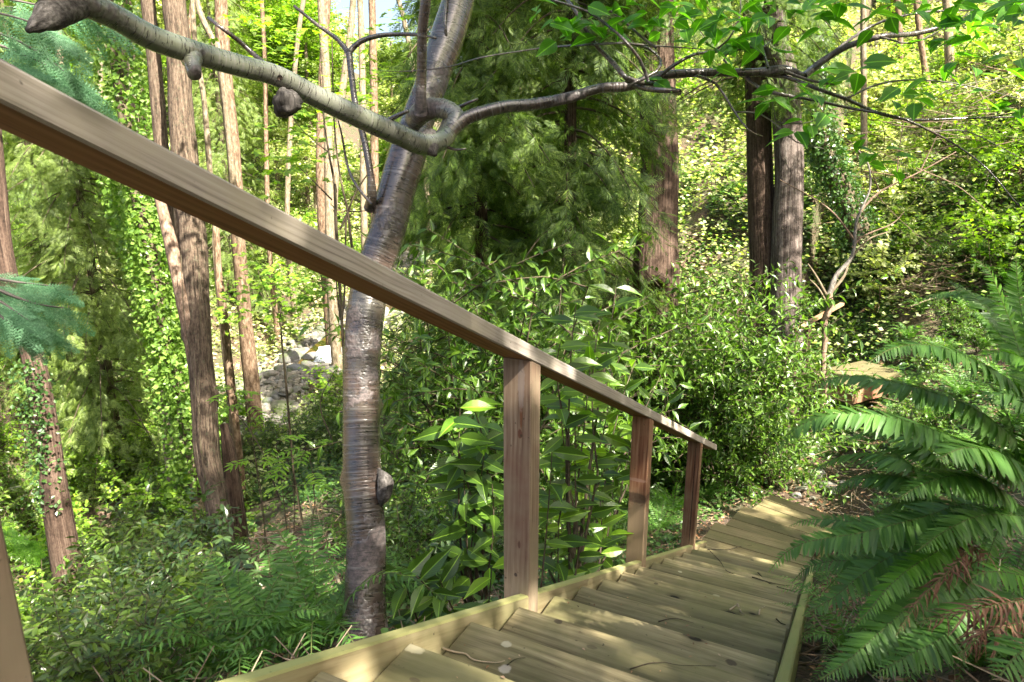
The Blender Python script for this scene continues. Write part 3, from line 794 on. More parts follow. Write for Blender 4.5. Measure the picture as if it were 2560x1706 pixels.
def leafy_crown(seed, n_cl, rad, per, llen, tmp=KITE_B, zf=0.8, layer=True):
    """broadleaf crown: clumps of leaves with gaps, roughly an ellipsoid of radius rad about the origin"""
    r = np.random.default_rng(seed); fo = M()
    c = rand_dirs(n_cl, r=r)*(r.random(n_cl)**0.45)[:, None]*np.array([rad, rad, rad*zf])
    cr = rad*r.uniform(.14, .32, n_cl)
    P = np.repeat(c, per, 0)+rand_dirs(n_cl*per, r=r)*(r.random(n_cl*per)**.5*np.repeat(cr, per))[:, None]*np.array([1, 1, .45 if layer else .9])
    n_ = len(P)
    D = rand_dirs(n_, -.7, .4, r=r); N = np.tile([0, 0, 1.], (n_, 1))+r.normal(0, .5, (n_, 3))
    scatter(fo, tmp, P, frames(D, N), llen*r.uniform(.6, 1.25, n_))
    return fo

LM = [('the nearest post', 40, 1500), ('the foot of the grooved trunk', 570, 1430), ('the middle of the grooved trunk', 500, 900), ('the reddish far-left trunk', 100, 1050), ('the foot of the cherry tree', 890, 1600),
      ('the cherry trunk below the handrail', 905, 1050), ('the stick heap', 740, 1400), ('the upstream creek stones', 700, 880), ('the tall grained post', 1300, 1200), ('the middle post', 1600, 1220),
      ('the furthest post', 1735, 1240), ('the drooping cedars', 1300, 700), ('the burl on the cedar', 1650, 700), ('the foot of the double cedar', 1930, 960), ('the double cedar trunk', 1940, 450), ('the small bare tree', 2070, 800),
      ('the ivy-clad leaning trunk', 2140, 550), ('the tip of the uppermost arching frond', 2200, 900), ('the plank steps', 1900, 1290), ('the upper right corner', 2500, 80), ('the right edge of the photo', 2530, 480), ('the pale twig tangle', 2330, 480),
      ('the gall on the left limb', 716, 256), ('the fork of the cherry tree', 1060, 300), ('the bright ivy column', 380, 650), ('the upper left corner', 60, 60), ('the top of the grooved trunk', 440, 60), ('the bottom left corner', 150, 1650), ('the yellowish conifer on the left', 230, 500), ('the top edge above the right limb', 1550, 60)]
def where(p_, hgt=0.4):
    d_ = np.array([p_[0], p_[1], p_[2]+hgt])-CAM; w = d_@fw; px = 1280+F_PX*(d_@rt)/w; py = 853-F_PX*(d_@up)/w
    nm, lx, ly = min(LM, key=lambda l_: math.hypot(l_[1]-px, (l_[2]-py)))
    dx, dy = px-lx, py-ly; dist = math.hypot(dx, dy)
    a_ = 'just ' if dist < 110 else 'well ' if dist > 260 else ''
    side = ('right of ' if dx > 0 else 'left of ') if abs(dx) > abs(dy) else ('above ' if dy < 0 else 'below ')
    return (a_+side+nm).replace(' of the the', ' of the').replace('the uppermost arching frond', 'the top frond')
# ================================================================== TREES IN VIEW
def trunk_tree(name, label, cat, pixels, d0, rads, mat, group=None, bump=0.10, bs=5, ridges=0, n=18, step=0.12, part='trunk', ground=True, **kw):
    """trunk through photo pixels at given depths; the thing's origin is its foot"""
    pts = np.array([W(px, py, d) for (px, py, d) in pixels])
    if ground:
        f = pts[0].copy(); f[2] = min(f[2], H(f[0], f[1]))-0.1; 
        if pts[0][2]-f[2] > 0.25: pts = np.vstack([f, pts]); rads = [rads[0]*1.15]+list(rads)
    o = pts[0].copy()
    t = thing(name, label, cat, tuple(o), group)
    m = M(); tube(m, pts-o, rads, n, step, bump, bs, ridges, seed=len(COL.objects)*0.37, **kw)
    obj(part, m, mat, t)
    return t, o

# ---- cherry tree in the foreground
ch_px = [(880, 1700, 3.05), (905, 1600, 3.05), (912, 1500, 3.08), (916, 1350, 3.12), (906, 1200, 3.16), (903, 1050, 3.2), (905, 900, 3.22), (915, 780, 3.25), (930, 690, 3.28), (965, 590, 3.3), (985, 500, 3.32), (1015, 400, 3.35), (1045, 300, 3.42), (1085, 190, 3.5), (1120, 90, 3.56), (1155, -40, 3.65), (1180, -200, 3.8), (1180, -500, 4.1)]
wpx = [170, 128, 104, 96, 96, 94, 92, 94, 88, 90, 94, 92, 84, 80, 84, 78, 70, 50]
ch_pts = np.array([W(*p) for p in ch_px]); ch_r = [w/2/F_PX*p[2] for w, p in zip(wpx, ch_px)]
f0 = ch_pts[0].copy(); ch_pts = np.vstack([f0+[0, 0, -0.6], ch_pts]); ch_r = [ch_r[0]*1.25]+ch_r
CO = ch_pts[0].copy()
cherry = thing('cherry_tree', 'foreground cherry tree with shiny ringed bark and two long limbs reaching left and right', 'tree', tuple(CO))
m = M(); tube(m, ch_pts-CO, ch_r, 40, 0.02, 0.035, 9, seed=2.0, lumps=[(0.20, 5.2, 0.05, 0.02), (0.27, 0.6, 0.04, 0.02), (0.33, 4.6, 0.03, 0.035)])
obj('trunk', m, MT['cherry'], cherry)
def limb(name, pix, widths, mat, n=16, step=0.03, bump=0.03, bs=14, parent=cherry, org=CO, lumps=(), seed=1.0, label=None):
    P = np.array([W(*p) for p in pix])-org
    m = M(); tube(m, P, [w/2/F_PX*p[2] for w, p in zip(widths, pix)], n, step, bump, bs, seed=seed, lumps=lumps)
    return obj(name, m, mat, parent, label=label)
# left limb, coming towards the camera
limb('limb', [(1130, 300, 3.22), (1110, 345, 3.05), (1060, 362, 2.95), (985, 332, 2.8), (880, 285, 2.62), (770, 232, 2.46), (690, 190, 2.34), (600, 165, 2.22), (480, 130, 2.08), (380, 95, 1.97), (290, 45, 1.86), (215, 8, 1.78), (140, -30, 1.7), (60, -80, 1.62)],
     [44, 50, 54, 54, 54, 54, 52, 54, 58, 60, 60, 64, 62, 60], MT['limb'], 24, 0.015, 0.03, 12, seed=3, label='long grey-green limb reaching up to the left')
limb('limb', [(1035, 300, 3.3), (1060, 278, 3.2), (1105, 272, 3.15), (1140, 292, 3.12), (1120, 335, 3.08)], [50, 52, 52, 46, 40], MT['limb'], 18, 0.02, 0.05, 14, seed=4)
limb('limb', [(1105, 350, 3.05), (1140, 315, 3.1), (1180, 290, 3.12), (1260, 268, 3.14), (1330, 262, 3.16), (1420, 245, 3.18), (1500, 222, 3.2), (1575, 215, 3.2), (1650, 190, 3.2), (1760, 182, 3.2), (1880, 182, 3.2), (1960, 175, 3.2), (2010, 190, 3.2)],
     [40, 38, 34, 32, 30, 27, 25, 24, 22, 21, 20, 22, 14], MT['cherry'], 16, 0.02, 0.04, 14, seed=5, label='long shiny limb reaching right')
limb('limb', [(1053, 285, 3.15), (1052, 240, 3.1), (1054, 160, 3.05), (1056, 80, 3.0), (1064, 0, 2.95), (1070, -120, 2.9)], [34, 26, 25, 26, 28, 26], MT['cherry'], 14, 0.02, 0.04, 14, seed=6, label='upright shoot rising from the fork')
limb('limb', [(925, 520, 3.28), (930, 490, 3.22), (925, 430, 3.2), (910, 350, 3.2), (890, 270, 3.2), (880, 200, 3.2), (872, 130, 3.2)], [32, 24, 18, 17, 16, 15, 17], MT['cherry'], 12, 0.02, 0.05, 14, seed=7, label='thin dark side shoot left of the trunk')
limb('limb', [(872, 135, 3.2), (845, 100, 3.2), (790, 60, 3.2), (735, 15, 3.2)], [15, 11, 9, 7], MT['cherry'], 10, 0.03, seed=8)
limb('limb', [(874, 130, 3.2), (900, 105, 3.2), (945, 90, 3.2), (1000, 86, 3.2), (1050, 88, 3.15), (1090, 96, 3.1)], [15, 13, 12, 10, 9, 6], MT['cherry'], 10, 0.03, seed=9)
# twigs and secondary branches: (px, py) paths at about 3.2 m
TW = [
 ([(2010, 190), (2060, 150), (2120, 115), (2200, 92), (2290, 84), (2380, 60), (2470, 35), (2560, 10)], 18, 9, 3.2),
 ([(1880, 185), (1960, 192), (2050, 225), (2120, 250), (2200, 285), (2280, 300), (2420, 296), (2560, 292)], 12, 4, 3.2),
 ([(1860, 190), (1900, 222), (1960, 238), (2040, 252), (2130, 272), (2240, 292), (2330, 330), (2400, 370), (2470, 425), (2550, 520)], 10, 3, 3.2),
 ([(2000, 190), (2050, 160), (2110, 110), (2180, 65), (2240, 45), (2320, 30), (2440, 25)], 10, 4, 3.25),
 ([(1960, 178), (2020, 200), (2085, 212)], 9, 5, 3.2),
 ([(2120, 245), (2200, 210), (2300, 200), (2420, 215), (2560, 250)], 6, 2, 3.2),
 ([(1700, 232), (1640, 215), (1600, 205), (1565, 195), (1535, 160), (1500, 125), (1470, 85), (1440, 30), (1400, -20)], 16, 9, 3.1),
 ([(1565, 197), (1600, 218), (1650, 226), (1700, 228)], 16, 13, 3.1),
 ([(1620, 203), (1600, 150), (1560, 100), (1520, 65), (1470, 30), (1380, 0)], 9, 6, 3.0),
 ([(1650, 190), (1690, 160), (1740, 135), (1790, 130), (1850, 115), (1900, 122), (1930, 100)], 10, 4, 3.15),
 ([(1570, 215), (1640, 180), (1650, 150), (1620, 120), (1560, 108), (1480, 112), (1380, 118), (1290, 130), (1200, 145), (1120, 168), (1030, 178), (950, 178)], 9, 2, 3.1),
 ([(1560, 108), (1640, 115), (1740, 122), (1800, 130)], 5, 2, 3.1),
 ([(1740, 190), (1790, 210), (1830, 270), (1870, 325), (1905, 340)], 8, 3, 3.1),
 ([(1840, 280), (1900, 285), (1950, 320), (1990, 355), (2060, 372)], 5, 2, 3.1),
 ([(1940, 305), (1935, 275), (1930, 255)], 3, 2, 3.1),
 ([(1940, 305), (2000, 310), (2080, 290), (2180, 268)], 3, 1.5, 3.1),
 ([(1840, 190), (1810, 150), (1830, 130), (1880, 110), (1900, 60)], 6, 3, 3.1),
 ([(1920, 170), (1912, 140), (1905, 120)], 8, 5, 3.1),
 ([(700, 195), (650, 150), (600, 105), (560, 75), (520, 45)], 14, 9, 2.35),
 ([(1060, 345), (1110, 365), (1140, 375), (1165, 372)], 14, 3, 3.0),
 ([(940, 320), (975, 298), (1020, 278)], 15, 9, 2.75),
 ([(1135, 275), (1170, 258), (1195, 248)], 10, 6, 3.15),
 ([(1120, 120), (1112, 60), (1115, 0), (1110, -60)], 9, 7, 3.5),
 ([(930, 510), (895, 470), (870, 420), (855, 340), (845, 300)], 9, 4, 3.25),
 ([(1640, 120), (1600, 90), (1550, 45), (1500, 12)], 7, 5, 3.1),
 ([(2200, 92), (2280, 108), (2380, 60), (2440, 20)], 5, 3, 3.15),
 ([(2330, 330), (2420, 330), (2560, 400)], 4, 2, 3.2),
 ([(2280, 300), (2330, 250), (2400, 215), (2540, 190)], 3, 1.5, 3.2),
 ([(1780, 130), (1820, 100), (1850, 40), (1850, -10)], 6, 3, 3.1),
]
leafspots = []
for i, (pp, w0, w1, d) in enumerate(TW):
    n_ = len(pp); ws = np.linspace(w0, w1, n_)
    limb('twig' if w0 < 12 else 'branch', [(x_, y_, d+0.05*math.sin(q*1.7+i)) for q, (x_, y_) in enumerate(pp)], ws, MT['twig'] if w0 < 8 else MT['cherry'], 7, 0.05, 0.05, 20, seed=i)
# stubs, gall
gp = W(716, 256, 2.36)-CO
m = M()
th = np.linspace(0, math.pi, 15); ph = np.linspace(0, 2*math.pi, 25)
A, B = np.meshgrid(th, ph, indexing='ij'); S = np.stack([np.sin(A)*np.cos(B), np.sin(A)*np.sin(B), np.cos(A)], -1).reshape(-1, 3)
rr_ = 0.047*(1+0.45*fbm(S*1.0+3, 2.6, 4)); k, j = np.meshgrid(np.arange(14), np.arange(24), indexing='ij'); b = (k*25+j).ravel()
m.add(gp+S*rr_[:, None], np.stack([b, b+1, b+26, b+25], 1), S[:, :2]*0.05, 0, True)
obj('gall', m, MT['gall'], cherry, label='rough dark gall hanging under the left limb')
m = M(); tube(m, [W(478, 140, 2.08)-CO, W(482, 165, 2.05)-CO, W(486, 188, 2.03)-CO], [0.035, 0.022, 0.019], 14, 0.01, 0.06, 20); obj('cut_stub', m, MT['limb'], cherry)
m = M(); tube(m, [W(180, 5, 1.76)-CO, W(130, 35, 1.7)-CO, W(95, 60, 1.66)-CO, W(68, 78, 1.64)-CO], [0.045, 0.034, 0.018, 0.006], 14, 0.01, 0.14, 20); obj('broken_stub', m, MT['gall'], cherry)
m = M(); tube(m, [W(1072, 340, 3.0)-CO, W(1078, 372, 2.95)-CO, W(1088, 388, 2.93)-CO], [0.04, 0.03, 0.01], 12, 0.01, 0.15, 25); obj('broken_stub', m, MT['gall'], cherry)
m = M(); tube(m, [W(945, 1175, 3.14)-CO, W(962, 1205, 3.1)-CO, W(960, 1235, 3.1)-CO, W(950, 1262, 3.12)-CO], [0.012, 0.034, 0.032, 0.012], 12, 0.01, 0.15, 25); obj('broken_stub', m, MT['gall'], cherry)

# cherry leaves: clusters at shoot tips
def leaf_cluster(out, c, n_, ll, r, tmp, spread=0.5, down=0.35, rad=0.03, mi=0):
    a = r.uniform(0, 6.28)+np.arange(n_)*2.4
    el = r.uniform(-.2, .5, n_)
    D = np.stack([np.cos(a), np.sin(a), el-down], 1)
    P = c+r.normal(0, rad, (n_, 3))
    N = np.tile([0, 0, 1.0], (n_, 1))+r.normal(0, spread, (n_, 3))-fw*0.25
    scatter(out, tmp, P, frames(D, N), ll*r.uniform(.6, 1.1, n_), mi=np.full(n_, mi))
CHL = leaf(0.55, (.0, .8, 1, .85, .45, .02), 0.07, 0.22)
spots = [(1400, 60, 2.9, 7), (1440, 40, 3.0, 5), (1480, 80, 3.0, 5), (1530, 20, 3.0, 6), (1545, 75, 3.1, 4), (1580, 10, 3.0, 6), (1600, 45, 3.1, 4), (1640, 20, 3.1, 5), (1700, 30, 3.1, 5), (1690, 70, 3.1, 3),
         (1770, 45, 3.0, 5), (1780, 85, 3.05, 6), (1830, 105, 3.1, 7), (1870, 60, 2.95, 5), (1880, 95, 3.1, 5), (1900, 20, 3.0, 5), (1940, 10, 3.0, 5), (1960, 45, 3.1, 5), (2040, 20, 3.1, 5), (2080, 30, 3.1, 4), (2180, 30, 2.95, 5), (2240, 10, 3.0, 5), (2300, 20, 3.05, 4),
         (2380, 15, 3.0, 7), (2430, 40, 3.0, 7), (2480, 15, 2.8, 7), (2540, 40, 2.4, 6), (2555, 5, 2.5, 6), (2420, 95, 3.0, 6), (2440, 110, 3.0, 4), (2340, 85, 3.1, 5), (2400, 150, 3.1, 4), (2450, 190, 3.1, 3), (2130, 185, 3.1, 4), (2150, 190, 3.0, 3), (2240, 235, 3.1, 4), (2280, 240, 3.0, 4),
         (1760, 165, 3.0, 2), (1790, 165, 3.0, 3), (1640, 215, 3.1, 2), (1990, 220, 3.0, 5), (1930, 255, 3.0, 6), (2030, 300, 3.0, 3), (1985, 320, 3.0, 4), (2060, 285, 3.0, 2), (2150, 385, 3.1, 4), (2190, 375, 3.1, 3), (2240, 410, 3.1, 4), (2150, 345, 3.1, 2), (2480, 250, 3.1, 4), (2540, 262, 3.1, 4), (2540, 150, 2.8, 4), (2060, 180, 3.1, 3), (1700, -5, 3.0, 6), (1800, 0, 2.9, 6), (2120, 0, 3.0, 6), (1345, 10, 3.1, 3)]
m = M(); r_ = np.random.default_rng(4)
for (px, py, d, n_) in spots:
    leaf_cluster(m, W(px, py, d)-CO, n_, 0.125, r_, CHL)
obj('leaves', m, MT['cherryleaf'], cherry)
# upper crown, out of frame above: shades the stairs in patches
m = leafy_crown(77, 46, 1.7, 42, 0.10, CHL[:4], 0.5)
for v in m.v: v += (W(1180, -900, 4.2)-CO)
obj('crown', m, MT['cherryleaf'], cherry)

# ---- twin-stemmed grooved tree left of the cherry
def add_stem(t, o, pixels, widths, mat, part='trunk', n=20, step=0.08, bump=0.08, bs=6, ridges=0, label=None, **kw):
    P = np.array([W(*p) for p in pixels])-o
    m = M(); tube(m, P, [w/2/F_PX*p[2] for w, p in zip(widths, pixels)], n, step, bump, bs, ridges, seed=P[0, 0], **kw)
    return obj(part, m, mat, t, label=label)
D7 = 7.4
pix = [(585, 1560, 6.6), (560, 1440, 6.7), (550, 1300, 6.8), (520, 1150, 7.0), (508, 1000, 7.1), (500, 850, 7.2), (490, 700, 7.3), (480, 560, D7), (466, 430, D7), (455, 300, D7), (448, 150, D7), (435, 0, D7), (425, -200, 7.5), (420, -600, 7.8)]
wd = [84, 70, 60, 59, 60, 60, 60, 62, 60, 58, 56, 55, 52, 44]
f_ = W(*pix[0]); g_ = H(f_[0], f_[1])
if f_[2] > g_: k_ = (f_[2]-g_+.15)*F_PX/pix[0][2]; pix = [(pix[0][0]+8, pix[0][1]+k_, pix[0][2]-.0)]+pix; wd = [wd[0]*1.1]+wd
o = W(*pix[0]); big = thing('grooved_tree', 'large mossy grooved trunk behind the handrail, with vines on its bark and a side stem', 'tree', tuple(o))
add_stem(big, o, pix, wd, MT['maple_bark'], n=36, step=0.05, bump=0.09, bs=7, lumps=[(0.31, 1.2, 0.12, 0.05), (0.24, 4, 0.1, 0.04)])
add_stem(big, o, [(497, 990, 7.25), (484, 870, 7.15), (462, 760, 7.2), (440, 660, 7.3), (420, 580, 7.35), (405, 520, 7.4), (385, 430, 7.5)], [34, 38, 38, 36, 30, 26, 24], MT['tan_bark'], 'side_stem', label='slanting reddish side stem')
add_stem(big, o, [(470, 780, 7.3), (462, 700, 7.4), (450, 620, 7.5), (446, 560, 7.5), (440, 480, 7.6)], [20, 20, 20, 20, 18], MT['pale_bark'], 'side_stem', n=10)
add_stem(big, o, [(432, 640, 7.7), (420, 560, 7.7), (408, 420, 7.7), (398, 300, 7.7), (385, 150, 7.7), (370, 0, 7.7), (355, -200, 7.7)], [28, 32, 32, 34, 34, 34, 32], MT['maple_bark'], 'second_trunk', n=20)
add_stem(big, o, [(610, 1500, 7.2), (600, 1400, 7.3), (590, 1280, 7.3), (575, 1150, 7.3), (560, 1060, 7.3)], [60, 46, 44, 36, 20], MT['cedar_bark'], 'dead_stem', n=16)
vm = M()
for s_ in range(0, 9, 3):
    x0 = 500+s_*5
    P = [W(x_+12*math.sin(q*1.3+s_), y_, 6.72+0.0004*(1400-y_)) for q, (x_, y_) in enumerate([(500+s_*9+30, 1350), (495+s_*7, 1150), (482+s_*8, 950), (470+s_*8, 800), (462+s_*7, 620)])]
    tube(vm, np.array(P)-o, [0.004]*5, 5, 0.1, cap=False)
obj('vine_stems', vm, MT['dark_bark'], big)
m = leafy_crown(31, 60, 3.2, 55, 0.13, KITE_B, 0.7)
for v in m.v: v += (W(420, -1000, 8.6)-o)
obj('crown', m, MT['bright'], big)

# ---- other trunks: (name,label,cat,[(px,py,d)],[widths],mat)
def simple(name, label, pixels, widths, mat, group=None, crown=None, n=14, bump=0.07, bs=4, ridges=0, foot=True):
    P = np.array([W(*p) for p in pixels]); rd = [w/2/F_PX*p[2] for w, p in zip(widths, pixels)]
    if foot:
        f = P[0].copy(); g_ = H(f[0], f[1])
        if f[2] > g_: P = np.vstack([[f[0], f[1], g_-0.15], P]); rd = [rd[0]*1.2]+rd
    o = P[0].copy(); t = thing(name, label, 'tree', tuple(o), group)
    m = M(); tube(m, P-o, rd, n, 0.15, bump, bs, ridges, seed=P[0, 0]); obj('trunk', m, mat, t)
    return t, o
simple('pale_trunk_tree', 'pale tan trunk with sun spots at the upper left, just above the handrail', [(395, 760, 13), (372, 520, 13), (335, 320, 13), (318, 200, 13), (300, 60, 13), (290, -200, 13), (285, -700, 14)], [54, 52, 46, 42, 46, 44, 36], MT['pale_bark'], n=20)
simple('thin_leaning_tree', 'thin dark crooked trunk hugging the pale sun-spotted trunk', [(400, 640, 12.4), (368, 380, 12.4), (358, 280, 12.4), (340, 180, 12.4), (325, 80, 12.4), (318, -100, 12.4), (310, -500, 13)], [22, 20, 24, 20, 18, 16, 14], MT['dark_bark'])
simple('red_trunk_tree', 'sunlit reddish-brown trunk with flaking bark behind the left limb', [(600, 660, 17), (590, 460, 17), (575, 300, 17), (562, 180, 17), (552, 0, 17), (548, -300, 17), (545, -700, 17)], [34, 32, 34, 34, 32, 30, 26], MT['red_bark'], n=18)
simple('slim_tree', 'slim tan sapling trunk right of the big grooved trunk', [(545, 700, 14), (538, 560, 14), (525, 430, 14), (510, 250, 14), (485, 80, 14), (480, -200, 14)], [16, 15, 14, 13, 12, 11], MT['pale_bark'], n=10)
simple('slim_tree', 'reddish sapling trunk emerging below the handrail near the maple saplings', [(556, 760, 13), (548, 700, 13), (540, 570, 13)], [20, 18, 16], MT['red_bark'], n=10)
simple('leaning_pale_tree', 'pale branch-like trunk leaning left above the left limb', [(560, 230, 16), (535, 110, 16), (500, 30, 16), (470, -100, 16)], [16, 14, 14, 10], MT['pale_bark'], n=10, foot=True)
far_px = [(662, 150, 26, 11), (742, 120, 28, 12), (818, 260, 22, 22), (815, 40, 24, 20), (845, 330, 24, 18), (905, 150, 26, 16), (935, 260, 28, 20), (1012, 60, 30, 12), (2375, 200, 24, 22), (2330, 320, 24, 16), (2160, 360, 20, 16), (2050, 120, 26, 14), (2250, 100, 30, 14), (1720, 350, 30, 14), (1540, 350, 30, 12), (470, 120, 24, 10), (250, 150, 28, 12), (170, 400, 22, 18), (110, 260, 30, 12), (1420, 120, 30, 14), (2480, 330, 30, 12), (2520, 90, 32, 14)]
rf = np.random.default_rng(8)
for i, (px, py, d, w) in enumerate(far_px):
    ln = rf.uniform(-.16, .16) if i not in (7,) else -0.35
    pts_ = [(px-ln*260*0.6, py+420, d), (px, py, d), (px+ln*300, py-300, d), (px+ln*500, py-700, d)]
    simple('background_tree', ('slender pale trunk ' if i % 3 else 'slender reddish trunk ')+'far back, '+where(W(px, py, d), 0), pts_, [w*1.1, w, w*.9, w*.7], MT['pale_bark'] if i % 3 else MT['red_bark'], 'slender trunks far back in the wood', n=9, bump=0.05)

# ---- far-left trunks
DL = 10.0
t, o = simple('ivy_foot_tree', 'reddish trunk at the far left, passing behind the blue-green cedar spray, ivy at its foot', [(x_, y_, DL+.0006*(1260-y_)) for x_, y_ in [(140, 1260), (128, 1150), (105, 1000), (85, 900), (50, 780), (22, 700), (5, 600), (-8, 480), (-30, 200), (-60, -200)]], [66, 54, 52, 50, 48, 46, 44, 42, 40, 36], MT['cedar_bark'], n=20, bump=0.08)
m = M(); r_ = np.random.default_rng(3); n_ = 700
yy = r_.uniform(900, 1280, n_); q = np.array([W(x_, y_, DL-.15) for x_, y_ in zip(r_.normal(0, 22, n_)+np.interp(yy, [900, 1280], [70, 120]), yy)])
q += r_.normal(0, .05, q.shape)
scatter(m, KITE_B, q-o, frames(rand_dirs(n_, -1, 0, r_), np.tile(-fw, (n_, 1))+r_.normal(0, .5, (n_, 3))), r_.uniform(.045, .08, n_)); obj('ivy', m, MT['ivy'], t)

# ivy-clad columns
def ivy_column(label, pixels, widths, d, n_leaf, spread, mat=MT['ivy'], bark=MT['dark_bark'], ll=0.085, seed=1, name='ivy_clad_tree'):
    t, o = simple(name, label, [(x_, y_, d) for x_, y_ in pixels], widths, bark, n=12)
    r = np.random.default_rng(seed); P = np.array([W(x_, y_, d) for x_, y_ in pixels])
    L = np.linspace(0, 1, len(P)); s = r.random(n_leaf)
    c = np.stack([np.interp(s, L, P[:, k_]) for k_ in range(3)], 1); w = np.interp(s, L, spread)/F_PX*d
    dr = rand_dirs(n_leaf, -.4, .4, r); rad = w*(0.6+0.55*r.random(n_leaf))*(1+0.8*fbm(c*1.0+dr*1.2, 1.4, 2))
    p = c+dr*rad[:, None]
    m = M(); scatter(m, KITE_B, p-o, frames(rand_dirs(n_leaf, -1, .1, r), dr+r.normal(0, .5, (n_leaf, 3))), ll*r.uniform(.6, 1.3, n_leaf)); obj('ivy', m, mat, t)
    return t
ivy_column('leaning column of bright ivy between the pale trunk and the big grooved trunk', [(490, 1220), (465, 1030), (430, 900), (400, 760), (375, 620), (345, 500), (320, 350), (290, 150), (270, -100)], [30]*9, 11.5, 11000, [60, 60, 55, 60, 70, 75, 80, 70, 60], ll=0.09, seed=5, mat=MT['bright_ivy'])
ivy_column('dark ivy-clad leaning trunk right of the double cedar', [(2190, 720), (2165, 640), (2130, 540), (2090, 450), (2060, 380), (2045, 300), (2040, 180), (2045, 50)], [70, 64, 60, 54, 44, 36, 30, 26], depth(G(2185, 700)), 8000, [64, 62, 58, 50, 44, 36, 30, 26], ll=0.09, seed=6)

# ---- cedars
def place_crown(t, o, base_world, fo, br, mat, barkm=MT['dark_bark']):
    off = np.array(base_world)-o
    for mm in (fo, br):
        for v in mm.v: v += off
    if br.v: obj('branches', br, barkm, t)
    return obj('foliage', fo, mat, t)
t, o = simple('cedar_tree', 'red-brown cedar trunk with a round burl, right of centre', [(1648, 950, 11.2), (1635, 860, 11.3), (1640, 760, 11.4), (1640, 680, 11.4), (1645, 560, 11.5), (1648, 420, 11.6), (1645, 280, 11.7), (1640, 100, 11.8), (1640, -200, 12), (1640, -700, 12.3)], [120, 96, 104, 112, 96, 92, 88, 84, 80, 66], MT['cedar_bark'], n=40, bump=0.05, bs=3, ridges=18)
m = M(); c = W(1655, 700, 10.98)-o
A, B = np.meshgrid(th, ph, indexing='ij'); rr_ = 0.13*(1+0.3*fbm(S+9, 3.0, 3)); k, j = np.meshgrid(np.arange(14), np.arange(24), indexing='ij'); b = (k*25+j).ravel()
m.add(c+S*rr_[:, None]*np.array([1, .8, .8]), np.stack([b, b+1, b+26, b+25], 1), S[:, [0, 2]]*0.1, 0, True); obj('burl', m, MT['cedar_bark'], t)
fo, br = cedar_crown(21, 0, 5.5, 2.0, 60, 70, 0.32)
place_crown(t, o, W(1645, 90, 11.7), fo, br, MT['cedar'])
t, o = simple('cedar_tree', 'massive double cedar trunk, grey and furrowed, right of the burled one', [(1975, 1060, 13.6), (1968, 900, 13.7), (1965, 700, 13.8), (1968, 560, 13.9), (1972, 400, 14), (1960, 200, 14.1), (1930, 60, 14.2), (1915, -300, 14.5), (1910, -800, 15)], [108, 80, 74, 72, 68, 66, 62, 60, 50], MT['cedar_grey'], n=40, bump=0.05, bs=3, ridges=16)
add_stem(t, o, [(1880, 1080, 14.2), (1890, 980, 14.2), (1908, 700, 14.2), (1905, 560, 14.3), (1900, 420, 14.4), (1895, 250, 14.5), (1885, 0, 14.6), (1880, -400, 15)], [90, 74, 66, 64, 60, 58, 54, 46], MT['cedar_bark'], 'second_trunk', n=30, bump=0.05, bs=3, ridges=12)
fo, br = cedar_crown(22, 0, 7.5, 2.2, 80, 70, 0.34)
place_crown(t, o, W(1900, 250, 14.1), fo, br, MT['cedar_near' if 0 else 'cedar'])
# low boughs across the cedar trunks
t_low = M(); r_ = np.random.default_rng(12)
# the dense drooping cedars in the centre
cen = [('dense drooping cedar with feathery foliage filling the centre, left one', 1200, 830, 10.6, 1.55, 91, 12),
       ('dense drooping cedar with feathery foliage filling the centre, right one', 1410, 880, 10.8, 1.6, 92, 14)]
for lab, px, py, d, rad, sd, w in cen:
    b0 = W(px, py, d); g_ = H(b0[0], b0[1])
    o = np.array([b0[0], b0[1], g_]); t = thing('cedar_tree', lab, 'tree', tuple(o))
    m = M(); tube(m, [[0, 0, -.2], [0.05, 0, 3], [0, .05, 6], [0, 0, 9.5]], [0.13, 0.11, 0.09, 0.05], 12, 0.3, 0.08, 4); obj('trunk', m, MT['cedar_bark'], t)
    fo, br = cedar_crown(sd, 0.8, 9.4, rad*1.25, 115, 75, 0.33)
    obj('foliage', fo, MT['cedar'], t); obj('branches', br, MT['dark_bark'], t)
b0 = W(1290, 720, 14.0); o = np.array([b0[0], b0[1], H(b0[0], b0[1])]); t = thing('cedar_tree', 'yellow-green cedar standing in sun behind the two drooping ones', 'tree', tuple(o))
m = M(); tube(m, [[0, 0, -.2], [0.05, 0, 5], [0, 0, 11]], [0.15, 0.12, 0.06], 12, 0.3, 0.08, 4); obj('trunk', m, MT['cedar_bark'], t)
fo, br = cedar_crown(95, 0.8, 11, 2.6, 160, 80, 0.36); obj('foliage', fo, MT['cedar_yel'], t); obj('branches', br, MT['dark_bark'], t)

# hemlocks / cedars at left
for (px, py, d, rad, hh, sd, lab, mt_) in [(230, 700, 15, 2.4, 9, 41, 'feathery conifer behind the handrail at the far left', 'cedar_yel'), (90, 520, 18, 2.6, 10, 42, 'feathery conifer at the upper left edge', 'cedar'), (560, 420, 27, 3.0, 13, 43, 'yellowish conifer deep in the wood above the limb', 'cedar_yel')]:
    b0 = W(px, py, d); o = np.array([b0[0], b0[1], H(b0[0], b0[1])]); t = thing('conifer_tree', lab, 'tree', tuple(o))
    m = M(); tube(m, [[0, 0, -.2], [0.05, 0, hh/2], [0, 0, hh]], [0.14, 0.1, 0.04], 10, 0.3, 0.08, 4); obj('trunk', m, MT['dark_bark'], t)
    fo, br = cedar_crown(sd, 1.2, hh, rad*1.1, 110, 70, 0.34); obj('foliage', fo, MT[mt_], t); obj('branches', br, MT['dark_bark'], t)

